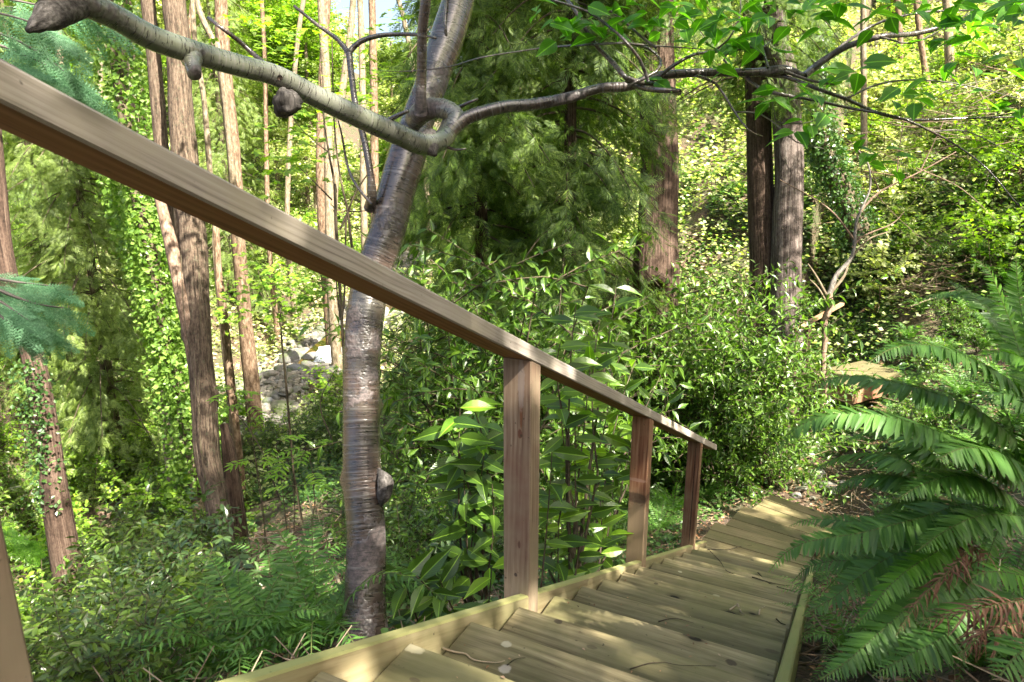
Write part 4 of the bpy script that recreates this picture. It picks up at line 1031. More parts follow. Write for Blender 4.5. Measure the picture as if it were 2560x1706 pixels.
# near cedar boughs hanging into the frame at left (fine sprays)
def near_bough(label, paths, n_sp, slen, seed, mat='cedar_near', dirb=None):
    r = np.random.default_rng(seed); allp = np.array([W(*p) for p in paths[0]]); o = allp[0].copy()
    t = thing('cedar_bough', label, 'bough', tuple(o)); fo = M(); br = M()
    for pth in paths:
        P = np.array([W(*p) for p in pth])-o; tube(br, P, np.linspace(.008, .002, len(P)), 6, 0.05, cap=False)
        L = np.linspace(0, 1, len(P)); s = np.linspace(.15, 1, n_sp)
        c = np.stack([np.interp(s, L, P[:, k_]) for k_ in range(3)], 1); T = unit(P[-1]-P[0])
        sd = unit(np.cross(T, up)); sg = np.where(np.arange(n_sp) % 2, 1, -1)[:, None]
        D = T*0.7+np.cross(T, -fw)*sg*0.75*(1.05-s[:, None])+r.normal(0, .12, (n_sp, 3))-np.array([0, 0, .45])
        N = -fw*0.8+up*0.6+r.normal(0, .2, (n_sp, 3))
        scatter(fo, SPRAY_F, c, frames(D, N), slen*r.uniform(.7, 1.1, n_sp))
    obj('branch', br, MT['twig'], t); obj('foliage', fo, MT[mat], t)
near_bough('blue-green cedar bough hanging into the left side below the handrail', [[(-60, 700, 2.5), (20, 735, 2.5), (90, 760, 2.55), (160, 770, 2.6)], [(-60, 740, 2.4), (0, 790, 2.4), (60, 840, 2.45)], [(-60, 760, 2.6), (30, 780, 2.6), (110, 830, 2.65)], [(-50, 690, 2.6), (40, 705, 2.6), (130, 715, 2.7)], [(-60, 720, 2.5), (10, 760, 2.5), (70, 800, 2.5)]], 13, 0.15, 5)
near_bough('soft green cedar bough at the top left behind the near limb', [[(-60, 60, 3.6), (60, 110, 3.6), (150, 170, 3.7), (215, 230, 3.8)], [(-60, -20, 3.6), (80, 10, 3.7), (190, 30, 3.8), (260, 60, 3.9)], [(-40, 130, 3.5), (40, 170, 3.5), (110, 220, 3.5)], [(-60, 20, 3.4), (60, 50, 3.4), (150, 90, 3.5)], [(-60, 90, 3.7), (90, 150, 3.7), (180, 200, 3.8)]], 12, 0.24, 6)
near_bough('cedar bough tip at the left edge beside the nearest post', [[(-50, 1300, 2.9), (-10, 1330, 2.9), (40, 1345, 3.0), (70, 1350, 3.0)]], 9, 0.15, 7, 'fern_new')

# ---- small bare multi-stem tree near the platform
o = W(2058, 985, 9.6); g_ = H(o[0], o[1]); o[2] = g_
t = thing('small_bare_tree', 'small tan-barked tree forking into bare twigs in front of the far platform', 'tree', tuple(o))
def st2(pix, ws, nm='branch', mat='tan_bark'):
    P = np.array([W(*p) for p in pix])-o
    m = M(); tube(m, P, [w/2/F_PX*p[2] for w, p in zip(ws, pix)], 9, 0.05, 0.1, 16, seed=P[0, 0]); obj(nm, m, MT[mat], t)
d = 9.6
st2([(2060, 1010, d), (2060, 960, d), (2058, 900, d), (2062, 850, d), (2062, 800, d), (2075, 770, d), (2072, 735, d)], [17, 15, 13, 14, 16, 17, 17], 'trunk')
st2([(2072, 740, d), (2090, 690, d), (2130, 640, d), (2140, 560, d), (2155, 520, d), (2175, 470, d), (2170, 410, d), (2140, 370, d)], [14, 12, 10, 8, 7, 5, 4, 2], mat='twig')
st2([(2075, 735, d), (2110, 690, d), (2125, 650, d), (2170, 600, d), (2220, 580, d)], [9, 7, 6, 4, 3], mat='pale_bark')
st2([(2070, 745, d), (2040, 690, d), (2020, 660, d)], [7, 5, 3], mat='pale_bark')
st2([(2068, 760, d), (2045, 720, d), (2025, 700, d)], [6, 4, 3], mat='pale_bark')
st2([(2135, 600, d), (2090, 540, d), (2040, 500, d), (1950, 450, d)], [6, 5, 3, 2])
st2([(2150, 530, d), (2200, 480, d), (2300, 430, d), (2390, 380, d)], [6, 5, 4, 2])
st2([(2130, 620, d), (2160, 590, d), (2230, 560, d), (2260, 530, d)], [6, 4, 3, 2])
for i, (pa, w_) in enumerate([([(2300, 430), (2360, 300), (2400, 180)], 3), ([(2240, 455), (2250, 360), (2270, 250)], 3), ([(2175, 470), (2240, 540), (2330, 620)], 2), ([(2290, 420), (2400, 470), (2500, 560)], 3), ([(2200, 480), (2150, 380), (2050, 300)], 3)]):
    st2([(x_, y_, d+.2*i) for x_, y_ in pa], [w_, w_*.7, w_*.4], 'twig')

# young dark-stemmed saplings left of the cherry (bright maple leaves)
def sapling(label, stems, leafpts, mat, ll, seed, group=None, name='maple_sapling'):
    P0 = W(*stems[0][0][0]); o = P0.copy(); o[2] = min(o[2], H(o[0], o[1]))
    t = thing(name, label, 'sapling', tuple(o), group)
    for pth, w0, w1 in stems:
        P = np.array([W(*p) for p in pth])-o; ws = np.linspace(w0, w1, len(P))
        if pth is stems[0][0] and P[0, 2] > .1: P = np.vstack([[P[0, 0], P[0, 1], -.05], P]); ws = np.r_[w0, ws]; pth = [pth[0]]+pth
        m = M(); tube(m, P, [w/2/F_PX*p[2] for w, p in zip(ws, pth)], 7, 0.1, 0.06, 12, cap=False); obj('stem', m, MT['dark_bark'], t)
    r = np.random.default_rng(seed); m = M()
    for (px, py, d, n_, sp) in leafpts:
        q = np.array([W(px+r.normal(0, sp), py+r.normal(0, sp*.7), d+r.normal(0, .25)) for _ in range(n_)])-o
        D = rand_dirs(n_, -.5, .2, r); N = np.tile([0, 0, 1.], (n_, 1))+r.normal(0, .3, (n_, 3))-fw*.3
        scatter(m, MAPLE, q, frames(D, N), ll*r.uniform(.6, 1.2, n_))
    if m.v: obj('leaves', m, mat, t)
    return t
# lobed maple leaf as a small fan of five kites
mm = M()
for a_, l_ in ((0, 1), (0.75, .8), (-0.75, .8), (1.5, .5), (-1.5, .5)):
    scatter(mm, kite(.42, .03, .55), np.zeros((1, 3)), frames(np.array([[math.sin(a_), math.cos(a_), 0]]), np.array([[0, 0, 1.]])), l_)
mm.v[-1][:, 1] += 0
MAPLE = tmpl(mm)
sapling('bright maple sapling with dark forked stems just left of the cherry trunk', [
    ([(840, 560, 6), (840, 480, 6), (825, 400, 6), (810, 300, 6), (800, 180, 6)], 8, 3), ([(850, 575, 6), (870, 530, 6), (890, 480, 6), (930, 420, 6)], 6, 3), ([(880, 620, 6), (868, 520, 6), (850, 440, 6), (835, 300, 6), (830, 100, 6)], 7, 3),
    ([(830, 500, 6), (780, 450, 6), (740, 410, 6)], 4, 2), ([(870, 530, 6), (960, 525, 6)], 3, 1.5), ([(820, 380, 6), (760, 330, 6), (700, 250, 6)], 3, 1.5), ([(865, 540, 6), (860, 760, 6), (850, 800, 6)], 5, 6)],
    [(700, 120, 7, 60, 55), (780, 250, 7, 70, 50), (900, 250, 7, 40, 35), (760, 330, 7, 60, 50), (720, 420, 6.5, 60, 50), (960, 190, 8, 30, 25), (860, 380, 6.5, 30, 35), (640, 60, 8, 60, 50), (850, 100, 8, 70, 60), (1000, 40, 8, 25, 30)], MT['bright'], 0.10, 1)
sapling('bright maple sapling below the handrail above the creek', [([(715, 960, 12), (705, 860, 12), (700, 760, 12)], 6, 3), ([(700, 800, 12), (660, 720, 12), (640, 660, 12)], 3, 2), ([(850, 800, 11), (840, 700, 11), (835, 640, 11)], 4, 2)],
    [(660, 690, 12, 90, 45), (730, 720, 12, 90, 45), (790, 740, 12, 70, 40), (700, 790, 12, 60, 40), (570, 780, 12.5, 80, 40), (830, 680, 12, 60, 40)], MT['bright'], 0.13, 2)
sapling('leafy elder shoots with pointed leaflets between the grooved trunk and the cherry trunk', [([(760, 1330, 5.6), (745, 1240, 5.6), (735, 1180, 5.6)], 5, 2), ([(700, 1250, 6), (640, 1100, 6), (560, 1000, 6)], 4, 2), ([(830, 1100, 6), (800, 1010, 6), (835, 930, 6)], 4, 2)],
    [], MT['bright'], 0.1, 3, name='elder_shoots')

def leaflets(label, name, spots_, mat, seed, tmp, ll, cat='shoots', pairs=4):
    """compound leaves: leaflets in pairs on a stalk; placed at photo pixels"""
    r = np.random.default_rng(seed); o = W(*spots_[0][:3]); gz = H(o[0], o[1]); base = o.copy(); base[2] = gz
    t = thing(name, label, cat, tuple(base)); m = M(); st = M()
    for s_ in spots_:
        px, py, d = s_[:3]; p = W(px, py, d)-base
        for q in range(s_[3]):
            a = r.uniform(0, 6.28); dv = np.array([math.cos(a), math.sin(a), r.uniform(-.15, .35)]); l = ll*pairs*0.62
            tt = np.linspace(.35, 1, pairs)[:, None]; c = p+dv*l*tt-np.array([0, 0, .25])*l*tt**2
            sd = unit(np.cross(dv, [0, 0, 1])); 
            for sg in (-1, 1):
                D = sd*sg*.9+dv*.5+np.zeros((pairs, 3)); scatter(m, tmp, c, frames(D-[0, 0, .15], np.tile([0, 0, 1.], (pairs, 1))-fw*.3), ll*r.uniform(.8, 1.1, pairs))
            scatter(m, tmp, c[-1:], frames(dv[None]-[0, 0, .3], np.array([[0, 0, 1.]])-fw*.3), ll)
            tube(st, [p, p+dv*l*.5-np.array([0, 0, .06])*l, c[-1]], [.0022, .0018, .001], 4, 0.1, cap=False)
        g_ = W(px, py, d); tube(st, [np.array([p[0]+.1*r.normal(), p[1]+.1*r.normal(), H(g_[0], g_[1])-gz]), p*[1, 1, .6]+[0.03, 0, .4*(H(g_[0], g_[1])-gz)], p], [.005, .004, .003], 5, 0.3, cap=False)
    obj('leaves', m, mat, t); obj('stems', st, MT['dark_bark'], t)
LFT = leaf(0.30, (.0, .8, 1, .6, .02), .05, .15)
leaflets('elder with pointed pale green leaflets, between the grooved trunk and the cherry trunk', 'elder_bush', [(740, 1215, 4.8, 2), (570, 985, 5.6, 4), (620, 1010, 5.8, 4), (690, 1110, 5.6, 3), (770, 1120, 5.6, 3), (780, 1180, 5.2, 2), (720, 1150, 5.6, 4), (640, 1150, 5.8, 3)], MT['laurel_new'], 6, LFT, 0.075)

# ================================================================== LAUREL NEAR THE RAIL
def laurel_shoot(out, st, base, tip, n_, ll, r, mi=0, tipnew=0):
    c = frond_curve(base, (base+tip)/2+r.normal(0, .04, 3)+[0, 0, .05], tip, 9)
    tube(st, c[::2], np.linspace(.006, .0025, 5), 5, 0.1, cap=False)
    t = np.linspace(.3, 1, n_); L = np.linspace(0, 1, 9)
    P = np.stack([np.interp(t, L, c[:, k_]) for k_ in range(3)], 1)
    T = unit(tip-base); s1 = unit(np.cross(T, [0.3, 0.2, 1])); s2 = np.cross(T, s1)
    a = np.arange(n_)*2.4+r.uniform(0, 6)
    D = s1*np.cos(a)[:, None]+s2*np.sin(a)[:, None]+T*.35-np.array([0, 0, .25])+r.normal(0, .12, (n_, 3))
    N = np.tile([0, 0, 1.], (n_, 1))*.8-fw*1.1+r.normal(0, .35, (n_, 3))
    mi_ = np.where(np.arange(n_) >= n_-tipnew, 1, mi)
    scatter(out, LAUR, P, frames(D, N), ll*r.uniform(.75, 1.1, n_), mi=mi_)
LAUR = leaf(0.36, (.0, .62, .95, 1, .75, .35, .02), .08, .2)
def laurel_bush(label, base_px, shoots, seed, ll=.18, name='laurel_bush'):
    r = np.random.default_rng(seed); b0 = np.array(base_px, float); b0[2] = H(b0[0], b0[1])
    t = thing(name, label, 'shrub', tuple(b0)); m = M(); st = M()
    for (px, py, d, n_, nw) in shoots:
        d = max(d, 1/(.4-.000467*(min(px+110, 1900)-1300))+.3)
        tip = W(px, py, d)-b0; base = np.array([tip[0]*.55+r.normal(0, .06), tip[1]*.55+r.normal(0, .06), max(0.05, tip[2]-r.uniform(.45, .8))])
        tube(st, [np.array([0, 0, -.05])+r.normal(0, .05, 3)*[1, 1, 0], base*[.5, .5, .5], base], [.014, .010, .006], 6, 0.2, cap=False)
        laurel_shoot(m, st, base, tip, int(n_*1.25), ll, r, 0, nw)
    obj('leaves', m, [MT['laurel'], MT['laurel_new']], t); obj('stems', st, MT['dark_bark'], t)
    return t
bp = W(1430, 1300, 3.6)
laurel_bush('large-leaved laurel with fresh yellow-green leaves, between the first and second rail posts', (bp[0], bp[1], 0), [(1500, 800, 3.3, 12, 0), (1440, 760, 3.3, 9, 0), (1540, 720, 3.5, 9, 0), (1480, 870, 3.2, 10, 3), (1400, 860, 3.4, 9, 1), (1590, 900, 3.3, 10, 0), (1660, 920, 3.5, 9, 0), (1700, 960, 3.6, 7, 0),
   (1440, 1020, 3.1, 11, 2), (1520, 1000, 3.3, 8, 0), (1400, 1000, 3.3, 8, 1), (1480, 1130, 3.1, 11, 3), (1430, 1150, 3.2, 9, 2), (1540, 1180, 3.4, 8, 0), (1520, 1340, 3.2, 10, 3), (1460, 1290, 3.3, 10, 1), (1400, 1280, 3.4, 9, 0), (1430, 1380, 3.3, 8, 0), (1500, 1240, 3.5, 9, 0), (1380, 1130, 3.5, 8, 0), (1600, 1030, 3.7, 9, 0), (1550, 1100, 3.7, 9, 0)], 3)
bp = W(1190, 1420, 3.6)
laurel_bush('large-leaved laurel with upright shoots left of the first full rail post', (bp[0], bp[1], 0), [(1150, 1020, 3.2, 10, 2), (1120, 1060, 3.2, 8, 0), (1180, 1010, 3.3, 7, 1), (1210, 1140, 3.2, 9, 1), (1160, 1200, 3.3, 9, 0), (1230, 1210, 3.3, 9, 0), (1180, 1290, 3.4, 8, 0), (1040, 1440, 3.1, 9, 0), (1000, 1430, 3.1, 7, 0), (1100, 1450, 3.2, 8, 0), (1230, 1420, 3.0, 6, 3), (1220, 1090, 3.5, 7, 0), (1150, 1130, 3.5, 8, 0)], 4)

# ================================================================== FERNS
BIG = leaf(0.2, (.8, 1, .95, .7, .05), .012, .12)
CURL = leaf(0.2, (.7, .9, .7, .5, .1), .05, .75)
def near_fern(label, fronds, base, seed, mats=('fern', 'rachis', 'fern_dead', 'fern_new')):
    t = thing('sword_fern', label, 'fern', tuple(base))
    rf_ = np.random.default_rng(seed+70)
    for i, (pix, pl, mi, gap) in enumerate(fronds):
        m = M(); P = np.array([W(*p) for p in pix])-base
        P, _ = smooth_path(P, np.zeros(len(P)), 0.02)
        P = P[::-1]                                   # base first
        T = unit(P[-1]-P[0]); nr = up*0.85-fw*0.45; nr = unit(nr-T*(T@nr))
        if not np.isscalar(pl): pl, hang = pl
        else: hang = .25
        ln = np.linalg.norm(np.diff(P, axis=0), axis=1).sum()
        frond(m, P, pl*1.42, nr, int(ln/0.0098), mi, 1, hang*.7, gap, 0.215 if mi != 2 else .14, BIG if mi != 2 else CURL, 0.10 if mi != 2 else .33, seed*31+i, base=0.03)
        obj('frond', m, [MT[x] for x in mats], t, label={2: 'dry brown dead frond', 3: 'fresh yellow-green frond'}.get(mi))
    return t
b1 = G(2470, 1330); b1[2] -= .02
near_fern('big dark glossy sword fern arching over the right side of the stairs', [
    ([(2165, 911, 1.75), (2230, 872, 1.76), (2310, 862, 1.78), (2390, 880, 1.8), (2463, 913, 1.83), (2560, 975, 1.88), (2640, 1060, 1.9)], (.062, .3), 0, .01),
    ([(2020, 980, 2.0), (2070, 950, 1.98), (2138, 940, 1.95), (2253, 960, 1.9), (2387, 1000, 1.9), (2463, 1040, 1.9), (2550, 1110, 1.92)], (.060, .35), 0, .02),
    ([(1928, 1139, 1.85), (1960, 1100, 1.83), (2004, 1062, 1.8), (2060, 1040, 1.78), (2119, 1034, 1.76), (2190, 1038, 1.75), (2272, 1055, 1.75), (2387, 1095, 1.78), (2480, 1140, 1.82), (2560, 1210, 1.86)], (.068, .35), 0, .01),
    ([(1922, 1431, 1.9), (1955, 1390, 1.9), (2004, 1360, 1.88), (2070, 1345, 1.86), (2138, 1335, 1.84), (2210, 1318, 1.83), (2310, 1292, 1.85), (2400, 1262, 1.9), (2470, 1262, 1.92)], (.058, .3), 0, .02),
    ([(1972, 1316, 2.15), (2010, 1302, 2.12), (2060, 1298, 2.1), (2130, 1305, 2.05), (2220, 1315, 2.0), (2350, 1310, 2.0)], (.04, .2), 0, .02),
    ([(1981, 1456, 2.15), (2010, 1425, 2.12), (2050, 1408, 2.1), (2110, 1402, 2.07), (2190, 1408, 2.05), (2300, 1400, 2.0), (2380, 1350, 2.0)], (.042, .25), 0, .05),
    ([(2006, 1540, 1.95), (2040, 1520, 1.95), (2090, 1490, 1.94), (2150, 1440, 1.94), (2230, 1390, 1.95), (2330, 1350, 1.95)], (.048, .3), 0, .08),
    ([(2130, 1570, 1.75), (2170, 1530, 1.76), (2215, 1475, 1.78), (2270, 1425, 1.8), (2340, 1380, 1.85), (2420, 1330, 1.9)], (.040, .25), 3, .04),
    ([(2050, 1700, 1.7), (2110, 1660, 1.72), (2190, 1590, 1.75), (2280, 1510, 1.8), (2380, 1430, 1.85)], (.060, .3), 0, .08),
    ([(2180, 1690, 1.6), (2270, 1640, 1.62), (2360, 1590, 1.66), (2440, 1500, 1.75)], (.050, .3), 0, .1),
    ([(2240, 1250, 1.7), (2300, 1215, 1.72), (2380, 1190, 1.76), (2460, 1200, 1.82), (2540, 1250, 1.86)], (.060, .3), 0, .04),
    ([(2340, 1150, 1.65), (2410, 1120, 1.68), (2490, 1130, 1.74), (2570, 1170, 1.8)], (.07, .35), 0, .04),
    ([(2100, 1210, 2.2), (2170, 1195, 2.18), (2250, 1200, 2.12), (2350, 1220, 2.05)], (.045, .3), 0, .05),
    ([(2290, 1380, 1.7), (2360, 1330, 1.75), (2450, 1290, 1.8), (2560, 1290, 1.85)], (.05, .3), 0, .05),
    ([(2290, 1560, 1.45), (2340, 1548, 1.47), (2400, 1535, 1.5), (2480, 1515, 1.53), (2570, 1500, 1.56)], (.042, .55), 2, .12),
    ([(2240, 1590, 1.7), (2300, 1500, 1.74), (2370, 1430, 1.8), (2420, 1380, 1.85)], (.035, .6), 2, .25),
    ([(2140, 1480, 1.95), (2200, 1478, 1.95), (2260, 1470, 1.95), (2330, 1430, 1.92)], (.03, .6), 2, .25),
    ([(2400, 1640, 1.5), (2450, 1590, 1.55), (2500, 1570, 1.6), (2570, 1560, 1.6)], (.045, .6), 2, .2),
]+[([(tx, ty, td), (tx*.7+.3*bx, ty*.7+.3*by-70, td*.6+.4*2.05), (tx*.35+.65*bx, ty*.35+.65*by-75, 2.1), (bx, by, 2.15)], (.05, .35), m_, .05) for tx, ty, td, bx, by, m_ in
   [(2090, 1110, 2.4, 2420, 1230, 0), (2150, 1160, 2.3, 2440, 1260, 0), (2040, 1250, 2.35, 2400, 1290, 0), (2130, 1350, 2.3, 2430, 1310, 0), (2230, 1130, 2.2, 2480, 1240, 0), (2330, 1040, 2.2, 2520, 1200, 0), (2450, 1000, 2.1, 2560, 1180, 0), (2540, 1090, 2.0, 2600, 1250, 0),
    (2110, 1640, 2.15, 2440, 1400, 0), (2210, 1700, 2.05, 2460, 1420, 0), (2320, 1700, 1.95, 2500, 1420, 0), (2280, 1460, 2.2, 2500, 1340, 0), (2460, 1420, 2.0, 2600, 1300, 0), (2060, 1480, 2.3, 2420, 1330, 0), (2250, 1600, 2.1, 2480, 1380, 2), (2170, 1430, 2.2, 2450, 1330, 2), (2480, 1700, 1.9, 2560, 1480, 0), (2420, 1180, 2.1, 2590, 1230, 0), (2000, 1190, 2.5, 2400, 1250, 0), (2390, 1320, 2.1, 2560, 1300, 3)]], b1, 1)
b2 = G(2620, 1470)
near_fern('fresh bright fern frond tip entering from the right edge above the dead fronds', [
    ([(2428, 1442, 1.25), (2470, 1430, 1.25), (2520, 1432, 1.26), (2600, 1450, 1.28)], (.035, .25), 3, .0),
    ([(2500, 1690, 1.2), (2540, 1640, 1.22), (2600, 1600, 1.25)], (.04, .3), 0, .05)], b2, 2)
b3 = G(2600, 1000)
near_fern('upright yellow-green ferns catching light at the right edge', [
    ([(2430, 690, 2.6), (2440, 655, 2.6), (2475, 680, 2.6), (2500, 740, 2.6), (2530, 820, 2.6), (2570, 960, 2.5), (2590, 1060, 2.4)], (.045, .3), 3, .1),
    ([(2400, 790, 2.7), (2440, 780, 2.7), (2480, 815, 2.7), (2530, 880, 2.65), (2590, 980, 2.6)], (.045, .3), 3, .1),
    ([(2540, 640, 2.7), (2545, 720, 2.7), (2560, 820, 2.65), (2590, 950, 2.6)], (.06, .3), 3, .05),
    ([(2370, 700, 3.2), (2420, 730, 3.2), (2480, 790, 3.1), (2560, 880, 3.0)], (.06, .3), 0, .05),
    ([(2440, 900, 2.4), (2500, 880, 2.4), (2560, 900, 2.4), (2620, 960, 2.4)], (.06, .3), 3, .05),
    ([(2300, 750, 3.6), (2370, 730, 3.6), (2450, 740, 3.5), (2560, 800, 3.4)], (.06, .3), 0, .05),
    ([(2460, 1010, 2.1), (2510, 985, 2.1), (2570, 1000, 2.1), (2640, 1040, 2.1)], (.065, .3), 0, .05)], b3, 3)

FV = [fern_variant(s, nf=12+s, L=0.72, dead=(2 if s % 2 else 0)) for s in range(4)]
fern0 = []
def put_fern(px=None, py=None, xy=None, sc=1.0, label='', group=None, v=0, newgreen=False, rot=None, i=[0]):
    i[0] += 1
    if xy is None: q = G(px, py)
    else: q = np.array([xy[0], xy[1], H(*xy)])
    t = thing('sword_fern', label.split(' in the clump')[0].split(' under')[0].split(' beyond')[0].split(' scattered')[0].split(' in the shade')[0].split(' on the')[0]+' '+where(q, .3), 'fern', tuple(q), group)
    t.rotation_euler = (0, 0, (i[0]*1.7) if rot is None else rot); t.scale = (sc,)*3
    o_ = bpy.data.objects.new('fronds', FV[v]); COL.objects.link(o_); o_.parent = t
    return t
FV_NEW = [fern_variant(s, nf=13, L=0.72) for s in (8, 9)]
for me in FV_NEW: me.materials[0] = MT['fern_new']
FV += FV_NEW
r_ = np.random.default_rng(5)
for i, (px, py, s, v) in enumerate([(800, 1640, 1.05, 0), (690, 1600, 1.0, 2), (760, 1520, .9, 0), (620, 1690, .9, 2), (860, 1560, .7, 0), (500, 1720, .8, 2)]):
    put_fern(px, py, sc=s, v=v, label='dark blue-green sword fern in the clump left of the cherry foot', group='ferns clumped left of the cherry foot')
for i, (px, py, s, v) in enumerate([(1010, 1530, .7, 0), (1080, 1500, .75, 2), (1170, 1440, .8, 0), (1230, 1340, .9, 2), (1100, 1350, .9, 0), (980, 1400, .8, 2), (1180, 1300, .9, 0)]):
    put_fern(px, py, sc=s, v=v, label='sword fern under the laurels, between the cherry foot and the first full rail post', group='ferns between the cherry foot and the rail post')
for i, (px, py, s, v) in enumerate([(1800, 1240, 1.0, 4), (1860, 1210, 1.1, 5), (1760, 1260, .9, 0), (1880, 1180, 1.0, 0), (1930, 1160, 1.0, 4), (1820, 1180, 1.2, 2), (1700, 1230, 1.0, 4), (1650, 1330, .7, 0), (1960, 1200, .7, 5), (1780, 1150, 1.1, 4), (1680, 1290, .8, 5), (1730, 1180, 1.1, 0), (1600, 1300, .9, 2), (1540, 1340, .8, 0), (1850, 1120, 1.1, 2), (1660, 1160, 1.1, 5)]):
    put_fern(px, py, sc=s, v=v, label='sunlit fern beyond the last rail post beside the plank steps', group='ferns beyond the last rail post')
for i, (px, py, s, v) in enumerate([(2240, 900, .8, 0), (2270, 860, .9, 2), (2190, 800, .9, 1), (2080, 800, .9, 3), (2300, 790, .9, 0), (2200, 760, 1, 2), (2380, 720, 1., 1), (2100, 720, 1., 0), (2450, 660, 1., 2), (2260, 690, 1., 1), (2520, 720, .9, 4), (2180, 960, .9, 1), (2280, 980, .9, 0), (2400, 1000, 1., 2), (2500, 980, 1., 0), (2130, 1050, .7, 1), (2230, 1060, .8, 3), (2330, 1060, .8, 4), (2440, 1080, .8, 1), (2530, 1080, .9, 0), (2540, 840, 1., 5), (2420, 800, 1., 3), (2150, 1130, .6, 0), (2330, 1130, .7, 0), (2240, 1130, .7, 1), (2440, 1150, .7, 3), (2350, 900, .9, 2), (2460, 880, .9, 0)]):
    put_fern(px, py, sc=s, v=v, label='fern scattered on the ivy bank behind the big arching fronds', group='ferns on the right ivy bank')
for i, (px, py, s, v) in enumerate([(2080, 1480, .5, 1), (2120, 1560, .55, 3), (2090, 1630, .5, 1), (2260, 1640, .5, 3), (2180, 1500, .5, 1), (2420, 1560, .5, 1), (2150, 1690, .6, 0), (2230, 1560, .7, 3), (2320, 1640, .6, 0), (2400, 1690, .6, 3), (2130, 1420, .6, 0), (2210, 1400, .7, 1), (2500, 1640, .6, 0), (2350, 1450, .7, 2), (2080, 1380, .5, 2), (2520, 1500, .6, 3), (2300, 1350, .7, 0), (2440, 1420, .7, 1)]):
    put_fern(px, py, sc=s*1.15, v=v, label='small dark fern in the shade close against the right stringer', group='small dark ferns at the right stringer')
for i, (px, py, s) in enumerate([(655, 770, 1.4), (610, 760, 1.3), (480, 1020, 1.2), (330, 1010, 1.2), (1060, 690, 1.2), (560, 740, 1.3)]):
    put_fern(px, py, sc=s, v=i % 4, label='fern on the far creek bank', group='ferns on the far creek bank')

# ================================================================== SHRUB VARIANTS
def variant(name, st, fo, lm, bm='dark_bark'):
    return (fo.mesh(name+'_leaves', [MT[lm]]), st.mesh(name+'_stems', [MT[bm]]))
VS = {}
for s in range(4):
    VS['huckle', s] = variant('shrub', *stems_leaves(100+s, 12, 0.95, 0.6, 1000, 0.075, leaf(.44, (.05, .9, .8, .03), .06, .1), side_br=7, pair=True), 'shrub')
    VS['blue', s] = (VS['huckle', s][0].copy(), VS['huckle', s][1]); VS['blue', s][0].materials[0] = MT['shrub_blue']
    VS['laur', s] = variant('laurel', *stems_leaves(200+s, 9, 1.0, 0.5, 620, 0.085, leaf(.36, (.03, .9, .95, .4, .02), .07, .2), side_br=6), 'laurel')
    VS['salal', s] = variant('salal', *stems_leaves(300+s, 10, 0.9, 0.6, 900, 0.06, leaf(.42, (.03, .95, .8, .02), .07, .15), side_br=6), 'laurel')
    VS['tall', s] = variant('laurel', *stems_leaves(250+s, 12, 2.4, 1.0, 2600, 0.10, leaf(.36, (.03, .9, .95, .4, .02), .07, .2), side_br=9, droop=.15, stem_r=.012), 'laurel')
    VS['maple', s] = variant('maple', *stems_leaves(400+s, 6, 1.0, 0.6, 700, 0.07, KITE_B, side_br=8, pair=True), 'bright')
    VS['pale', s] = (VS['maple', s][0].copy(), VS['maple', s][1]); VS['pale', s][0].materials[0] = MT['pale_far']
def put(kind, q, sc, label, group, name='shrub', cat='shrub', seed=[0], rz=None, squash=1.0):
    seed[0] += 1; s = seed[0] % 4; lf, st = VS[kind, s]
    t = thing(name, label, cat, tuple(q), group)
    t.rotation_euler = (0, 0, seed[0]*2.39 if rz is None else rz); t.scale = (sc, sc, sc*squash)
    for nm, me in (('leaves', lf), ('stems', st)):
        o_ = bpy.data.objects.new(nm, me); COL.objects.link(o_); o_.parent = t
    return t
r = np.random.default_rng(21)
def creek_d(x, y): return x-np.interp(y, CY, CX)
def window(p_):
    q = in_view(p_, 9000)
    return q is not None and 480 < q[0] < 1080 and ((740 < q[1] < 985) or (985 <= q[1] < 1160 and r.random() < .8) or (q[2] < 24 and 700 < q[1] < 760)) or q is not None and ((880 < q[0] < 1110 and 900 < q[1] < 1290 and r.random() < .93) or (600 < q[0] < 900 and q[1] > 1150))
def jitter_field(n, region, ok, mind):
    pts = []
    tries = 0
    while len(pts) < n and tries < n*40:
        tries += 1
        x = r.uniform(region[0], region[1]); y = r.uniform(region[2], region[3])
        if ok(x, y) and not window(np.array([x, y, H(x, y)])) and all((x-a)**2+(y-b)**2 > mind*mind for a, b in pts): pts.append((x, y))
    return [np.array([x, y, H(x, y)-.03]) for x, y in pts]
def in_view(q, pad=250, hgt=1.0):
    dd = q-CAM; w = dd@fw
    if w < 1.2: return None
    px = 1280+F_PX*(dd@rt)/w; py = 853-F_PX*(dd@up)/w
    return (px, py, w) if -pad < px < 2560+pad and -200-pad < py < 1706+900+pad else None
